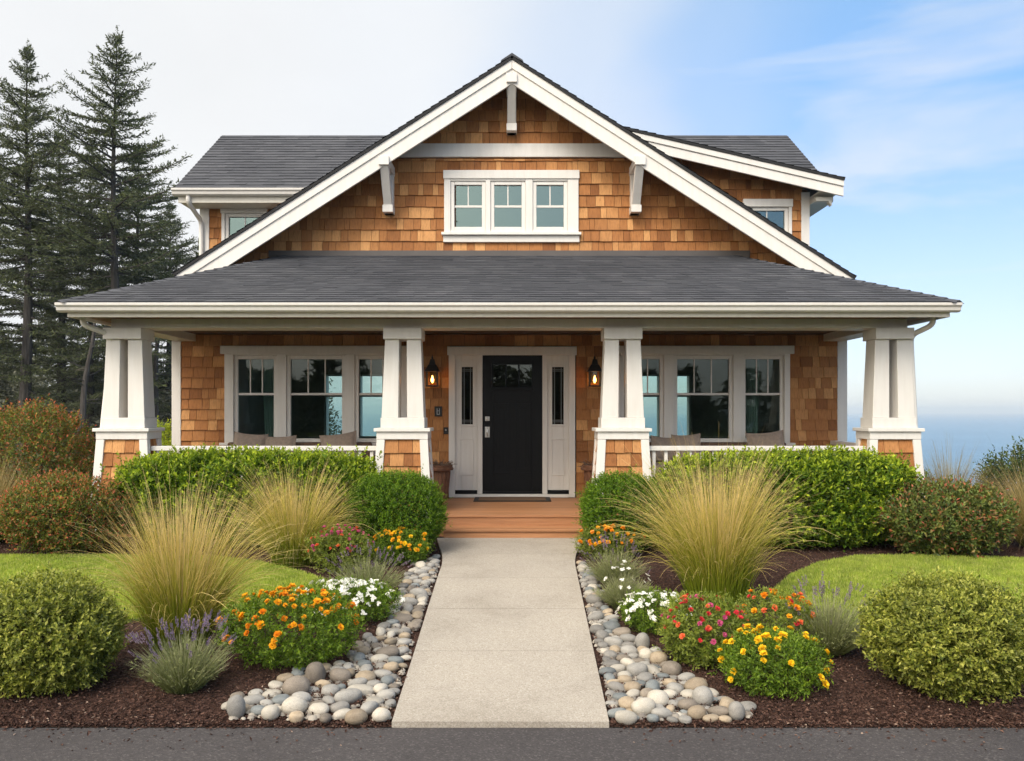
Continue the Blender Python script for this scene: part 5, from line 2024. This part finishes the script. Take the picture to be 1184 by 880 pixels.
def rocks(poly_px, pathtab, side, seed, special, count):
    r = random.Random(seed)
    poly = [at(*p) for p in poly_px]
    placed = []
    for (px, py, a, b_, c, colr, rz) in special:
        x, y = at(px, py)
        a, b_, c = a * .72, b_ * .72, c * .75
        placed.append((x, y, (a + b_) / 2 * .92, a, b_, c, colr, rz))
    x0, x1 = min(p[0] for p in poly), max(p[0] for p in poly)
    y0, y1 = min(p[1] for p in poly), max(p[1] for p in poly)
    for (lo, hi, tries) in ((.058, .072, 50), (.043, .056, 1400), (.033, .042, 7000), (.024, .031, 15000)):
        for _ in range(tries):
            if len(placed) >= count:
                break
            x, y = r.uniform(x0, x1), r.uniform(y0, y1)
            if not inpoly(np.array([x]), np.array([y]), poly)[0]:
                continue
            rad = r.uniform(lo, hi)
            xe = edge(pathtab, y)
            if (side == 'left' and x + rad * .9 > xe - .012) or (side == 'right' and x - rad * .9 < xe + .012):
                continue
            if y - rad * .9 < 4.765:
                continue
            if any((x - q[0]) ** 2 + (y - q[1]) ** 2 < ((rad + q[2]) * .93) ** 2 for q in placed):
                continue
            k = r.uniform(.88, 1.32)
            colr = r.choices(['pale grey', 'grey', 'blue grey', 'tan', 'cream', 'brown grey'], [25, 19, 12, 18, 16, 10])[0]
            placed.append((x, y, rad, rad * k, rad / k, rad * r.uniform(.48, .72), colr, r.choice([0, 0, 90]) + r.gauss(0, 22)))
    names = {'left': [(5.15, 'at asphalt edge'), (5.9, 'below orange marigolds'), (6.9, 'by white blossom'), (8.0, 'by grey lavender'), (99, 'near the steps')],
             'right': [(5.15, 'at asphalt edge'), (5.9, 'below red flowers'), (6.8, 'by white blossom'), (7.9, 'by feathery plant'), (99, 'near the steps')]}
    for k, (x, y, rad, a, b_, c, colr, rz) in enumerate(placed):
        v = r.randrange(9)
        if (v, colr) not in ROCKO:
            o = np_obj('river_rock', ROCKV[v][0], ROCKV[v][1], ROCKM[colr], smooth=True)
            ROCKO[(v, colr)] = o
        else:
            o = ROCKO[(v, colr)].copy()
            COL.objects.link(o)
        o.location = (x, y, G(y) + .012 + c * .80)
        o.rotation_euler = (r.gauss(0, .12), r.gauss(0, .12), R(rz))
        o.scale = (a, b_, c)
        near = next(n_ for lim, n_ in names[side] if y < lim)
        size = 'large' if rad > .066 else 'big' if rad > .054 else 'medium' if rad > .04 else 'small'
        shape = 'long' if a / b_ > 1.35 else 'oval' if a / b_ > 1.12 else 'round'
        at_path = abs(x - edge(pathtab, y)) < .16
        tag(o, '%s %s %s rock %s, %s, %s border' % (size, shape, colr, near, 'touching path' if at_path else 'off path', side), 'rock', 'river rocks along the path')
    return placed


SPL = [(272, 832, .068, .062, .095, 'pale grey', 0), (342, 806, .115, .095, .085, 'brown grey', 8), (364, 792, .082, .085, .10, 'brown grey', -10), (340, 828, .105, .085, .075, 'cream', 10),
       (411, 838, .085, .07, .055, 'tan', 15), (440, 836, .075, .06, .055, 'cream', 0), (393, 790, .095, .075, .06, 'brown grey', 5), (312, 833, .07, .065, .055, 'cream', 0)]
SPR = [(851, 834, .070, .066, .075, 'grey', 20), (812, 818, .085, .08, .085, 'pale grey', 0), (722, 838, .085, .055, .05, 'cream', 0), (742, 828, .095, .07, .065, 'cream', 20),
       (805, 832, .075, .06, .05, 'tan', -10), (761, 770, .085, .07, .065, 'tan', 0), (742, 752, .075, .07, .085, 'pale grey', 0)]
rocks(RL, PL, 'left', 5, SPL, 150)
rocks(RR, PR, 'right', 6, SPR, 150)


def pebbles(poly_px, pathtab, seed, sgn):
    r = np.random.default_rng(seed)
    poly = [at(*p) for p in poly_px]
    n = 2600
    X = r.uniform(min(p[0] for p in poly), max(p[0] for p in poly), n)
    Y = r.uniform(max(4.80, min(p[1] for p in poly)), max(p[1] for p in poly), n)
    xe = np.interp(Y, [a for a, _ in pathtab], [b_ for _, b_ in pathtab])
    k = inpoly(X, Y, poly) & (sgn * (X - xe) > .03)
    X, Y = X[k], Y[k]
    V0, F0 = [], []
    base = np.array([(1, 0, 0), (.5, .86, 0), (-.5, .86, 0), (-1, 0, 0), (-.5, -.86, 0), (.5, -.86, 0), (.55, .3, .75), (-.1, .62, .75), (-.55, -.2, .75), (.1, -.6, .75)])
    fc = [(0, 1, 6), (1, 7, 6), (1, 2, 7), (2, 3, 8), (2, 8, 7), (3, 4, 8), (4, 9, 8), (4, 5, 9), (5, 0, 6), (5, 6, 9), (6, 7, 8), (6, 8, 9)]
    n = len(X)
    s = r.uniform(.012, .031, (n, 1, 1)) * np.array([1, 1, .8])
    a = r.uniform(0, 6.28, n)
    Rm = np.stack([np.stack([np.cos(a), -np.sin(a), 0 * a], -1), np.stack([np.sin(a), np.cos(a), 0 * a], -1), np.tile((0, 0, 1.0), (n, 1))], 1)
    V = np.einsum('nij,nkj->nki', Rm, base[None] * s) + np.stack([X, Y, Gn(Y) + .02], 1)[:, None]
    F = (np.arange(n)[:, None, None] * 10 + np.array(fc)[None]).reshape(-1, 3)
    o = np_obj('pebbles', V.reshape(-1, 3), F, M['pebble'], smooth=True)
    tag(o, 'small pebbles and grit between the %s river rocks' % ('left' if sgn < 0 else 'right'), 'pebbles', kind='stuff')


def pebmat():
    m, nt, p, o = new_mat('pebble')
    setp(p, rough=.8, spec=.25)
    nt.links.new(ramp(nt, island(nt), [(0, (0.13, 0.115, 0.10)), (.5, (0.24, 0.215, 0.185)), (1, (0.38, 0.34, 0.28))]), p.inputs['Base Color'])
    return m


M['pebble'] = pebmat()
pebbles(RL, PL, 8, -1)
pebbles(RR, PR, 9, 1)
# ------------------------------------------------------------------ conifers and the wood
M['needle'] = leafmat('spruce_needle', [(0.0, (0.055, 0.064, 0.040)), (0.5, (0.085, 0.100, 0.058)), (0.85, (0.12, 0.138, 0.068)), (1.0, (0.15, 0.165, 0.075))], tr=.18, rough=.6, spec=.2, jitter=.3)
M['needle_hazy'] = leafmat('hazy_far_needle', [(0.0, (0.085, 0.092, 0.078)), (1.0, (0.16, 0.17, 0.14))], tr=.15, rough=.7, spec=.1, jitter=.4)  # mist among the back trees is put into this grey-green colour


def conifer_data(seed, H, Rd, nb, z0=.14, gap=.0, asym=0.0):
    r = np.random.default_rng(seed)
    mb = MB()
    lean = r.normal(0, .012, 2)
    pts, rad = [], []
    for k in range(14):
        s = k / 13
        pts.append((lean[0] * H * s + .06 * math.sin(s * 7 + seed), lean[1] * H * s + .05 * math.cos(s * 6 + seed), H * s - .1))
        rad.append(max(.012, .0155 * H * (1 - s) ** 1.15 + .012))
    mb.tube(pts, rad, 9)
    P_, D_, N_, L_, W_ = [], [], [], [], []
    for k in range(nb):
        s = (k + r.random()) / nb
        t = z0 + (1 - z0) * s ** .92
        if r.random() < .80:                   # whorls
            t = min(.985, (np.floor(t * H / .50) * .50 + r.normal(0, .06)) / H)
        if t < .62 and r.random() < .45 * (1 - t / .62) + .14:
            continue
        z = t * H
        c = np.array([np.interp(t, np.linspace(0, 1, 14), [q[0] for q in pts]), np.interp(t, np.linspace(0, 1, 14), [q[1] for q in pts]), z])
        prof = min(1.0, (1 - t) * H / 6.8) ** .92
        if t < .40:
            prof *= .70 + .30 * (t - z0) / (.40 - z0)
        ln = max(.16, Rd * prof * r.uniform(.55, 1.10))
        if r.random() < .10:
            ln *= 1.22
        if r.random() < gap:
            continue
        az = k * 2.399 + r.normal(0, .35)
        el = R(-14 + 50 * t ** 1.6 + 26 * max(0, (t - .9) / .1)) + r.normal(0, .09)
        curl = R(22) * (1 - .4 * t) * r.uniform(.5, 1.5)
        n = 9
        p = c.copy()
        axis = [p.copy()]
        dirs = []
        for q in range(n):
            e = el + curl * ((q / n) ** 1.5) - .14 * math.sin(q / n * 3.1)
            d = np.array([math.cos(az) * math.cos(e), math.sin(az) * math.cos(e), math.sin(e)])
            dirs.append(d)
            p = p + d * ln / n
            axis.append(p.copy())
        mb.tube(axis, [max(.006, (.012 + .013 * ln) * (1 - q / n * .85)) for q in range(n + 1)], 4, cap=False)
        m_ = int(ln / .105) + 5
        for q in range(m_):
            u = .08 + .92 * (q + r.random()) / m_
            k0 = min(n - 1, int(u * n))
            p = axis[k0] + dirs[k0] * (u * n - k0) * ln / n
            d = dirs[k0]
            sd = np.cross(d, (0, 0, 1.0))
            sd /= np.linalg.norm(sd) + 1e-9
            for sg in (-1, 1):
                tl = (.10 + .30 * min(1, ln / 2.2) * (1 - .72 * u)) * r.uniform(.6, 1.3) * (1.25 if t < .6 else 1)
                td = d * r.uniform(.45, .9) + sd * sg * r.uniform(.6, 1.0) + np.array([0, 0, r.normal(-.06, .18)])
                td /= np.linalg.norm(td)
                c_ = max(2, int(tl / .055))
                for j in range(c_):
                    P_.append(p + td * tl * j / c_ + r.normal(0, .018, 3))
                    dd = td + r.normal(0, .48, 3) + np.array([0, 0, .10])
                    D_.append(dd)
                    N_.append(r.normal(0, .7, 3) + np.array([0, 0, 1.0]))
                    L_.append(r.uniform(.11, .21))
                    W_.append(r.uniform(.034, .060))
    for q in range(80):                       # the leading shoot
        z = H * (1 - .055 * r.random() ** 1.2) + .25
        P_.append(np.array([pts[-1][0], pts[-1][1], z]) + r.normal(0, .03, 3))
        a_ = r.uniform(0, 6.28)
        D_.append(np.array([math.cos(a_), math.sin(a_), 1.0]))
        N_.append(r.normal(0, 1, 3))
        L_.append(.05 + .10 * (H + .3 - z))
        W_.append(.03)
    V, F = leaf_geo(np.array(P_), np.array(D_), np.array(N_), np.array(L_), np.array(W_), fold=.25)
    return mb, V, F


TG = 'tall spruces beyond the left side of the house'


def conifer(label, x, y, seed, H, Rd, nb, z0=.14, needle='needle', name='spruce_tree', **k):
    t = empty(name, (x, y, -.05), label, 'tree', TG)
    mb, V, F = conifer_data(seed, H, Rd, nb, z0, **k)
    o = mb.build('trunk', 'bark', None)
    o.parent = t
    np_obj('crown', V, F, needle, t)
    return t


def tx(px, y):
    return (px - 591) / 967 * y


def th(py, y):
    return 1.56 + (475 - py) / 967 * y + .05


T1 = conifer('tall spruce with a pointed top nearest the left edge', tx(28, 34), 34, 11, th(50, 34), 3.7, 190, .14)
T2 = conifer('tallest spruce, its top clear of the others, right of the pair', tx(131, 33), 33, 25, th(37, 33), 3.9, 200, .12)


def tree_copy(src, label, px, y, top, rz, wide=1.0):
    c = copy_tree(src)
    H0 = src['height']
    s = th(top, y) / H0
    c.location = (tx(px, y), y, -.05)
    c.scale = (s * wide, s * wide, s)
    c.rotation_euler = (0, 0, R(rz))
    c['label'] = label
    return c


T1['height'] = th(50, 34)
T2['height'] = th(37, 33)
tree_copy(T1, 'shorter spruce between the two tall ones, slightly behind', 72, 41, 150, 70, 1.1)
tree_copy(T2, 'slim spruce just left of the tallest one, half hidden in its branches', 104, 38, 165, 140, .9)
tree_copy(T1, 'spruce behind the right side of the tallest one', 158, 39, 168, 200, 1.15)
tree_copy(T2, 'lower spruce reaching towards the upper left gutter', 196, 43, 235, 260, 1.25)
tree_copy(T1, 'spruce cut by the left edge of the photo', -22, 37, 120, 310, 1.1)
tree_copy(T1, 'dark spruce low behind the left gutter, partly behind the house', 236, 47, 275, 110, 1.2)


def leaning(label, px, y, h, lean, rr):
    t = empty('bare_trunk_tree', (tx(px, y), y, -.05), label, 'tree', 'bare trunks of the wood')
    r = random.Random(px)
    mb = MB()
    pts = [(lean * k / 9 * h + .05 * math.sin(k), .03 * k, h * k / 9) for k in range(10)]
    mb.tube(pts, [rr * (1 - .07 * k) for k in range(10)], 9)
    for k in range(16):
        s = r.uniform(.3, .98)
        p = Vector((lean * s * h, .27 * s, h * s))
        a = r.uniform(0, 6.28)
        d = Vector((math.cos(a), math.sin(a) * .6, r.uniform(-.15, .35)))
        ln = r.uniform(.5, 1.6)
        mb.tube([p, p + d * ln * .5, p + d * ln + Vector((0, 0, r.uniform(-.1, .2)))], [.03, .02, .006], 4)
    o = mb.build('trunk', 'bark', None)
    o.parent = t
    return t


leaning('dark leaning trunk between the red tipped shrub and the left downspout', 88, 30, 5.0, .10, .14)
leaning('thin bare trunk close behind the left outer column', 176, 34, 7.0, .03, .13)


def far_wood(name, label, n, xr, yr, hmax, seed, mat, size):
    r = np.random.default_rng(seed)
    cl = n // 900
    cx, cy_ = r.uniform(*xr, cl), r.uniform(*yr, cl)
    hh = hmax * r.uniform(.45, 1.0, cl)
    i = r.integers(0, cl, n)
    t = r.random(n) ** .8
    rad = 2.6 * (1 - t * .8) * np.sqrt(r.random(n))
    a = r.uniform(0, 6.28, n)
    lay = np.sin(t * 38 + i) * .25
    P = np.stack([cx[i] + rad * np.cos(a), cy_[i] + rad * np.sin(a), t * hh[i] + lay - .3], 1)
    V, F = leaf_geo(P, r.normal(size=(n, 3)) * (1, 1, .5), r.normal(size=(n, 3)) * .6 + (0, 0, 1), size * r.uniform(.6, 1.3, n), size * .4, fold=.2)
    o = np_obj(name, V, F, mat)
    tag(o, label, 'wood', kind='stuff')


far_wood('far_wood', 'grey green undergrowth of the wood behind the spruces', 110000, (-62, -15), (52, 74), 9.0, 5, 'needle_hazy', .42)
far_wood('undergrowth', 'dim scrub at the foot of the spruces', 60000, (-40, -11), (36, 50), 4.2, 6, 'needle_hazy', .30)
far_wood('roadside_trees', 'taller trees across the road that the gable windows reflect', 14000, (-4.4, -2.6), (-22, -20), 13.5, 8, 'needle', .5)
far_wood('roadside_wood', 'trees across the road that the window panes reflect', 60000, (-26, 30), (-30, -21), 5.0, 7, 'needle', .55)

# ------------------------------------------------------------------ sea air
m, nt, p, o = new_mat('sea_haze')
nt.nodes.remove(p)
pv = N(nt, 'ShaderNodeVolumePrincipled', {'Color': (0.80, 0.91, 1.0, 1), 'Density': 0.00036, 'Anisotropy': 0.1})
nt.links.new(pv.outputs[0], o.inputs['Volume'])
mb = MB()
mb.box(-9200, 9200, -9200, 9200, -22.5, 24)
hz = mb.build('haze', m)
hz['kind'] = 'stuff'
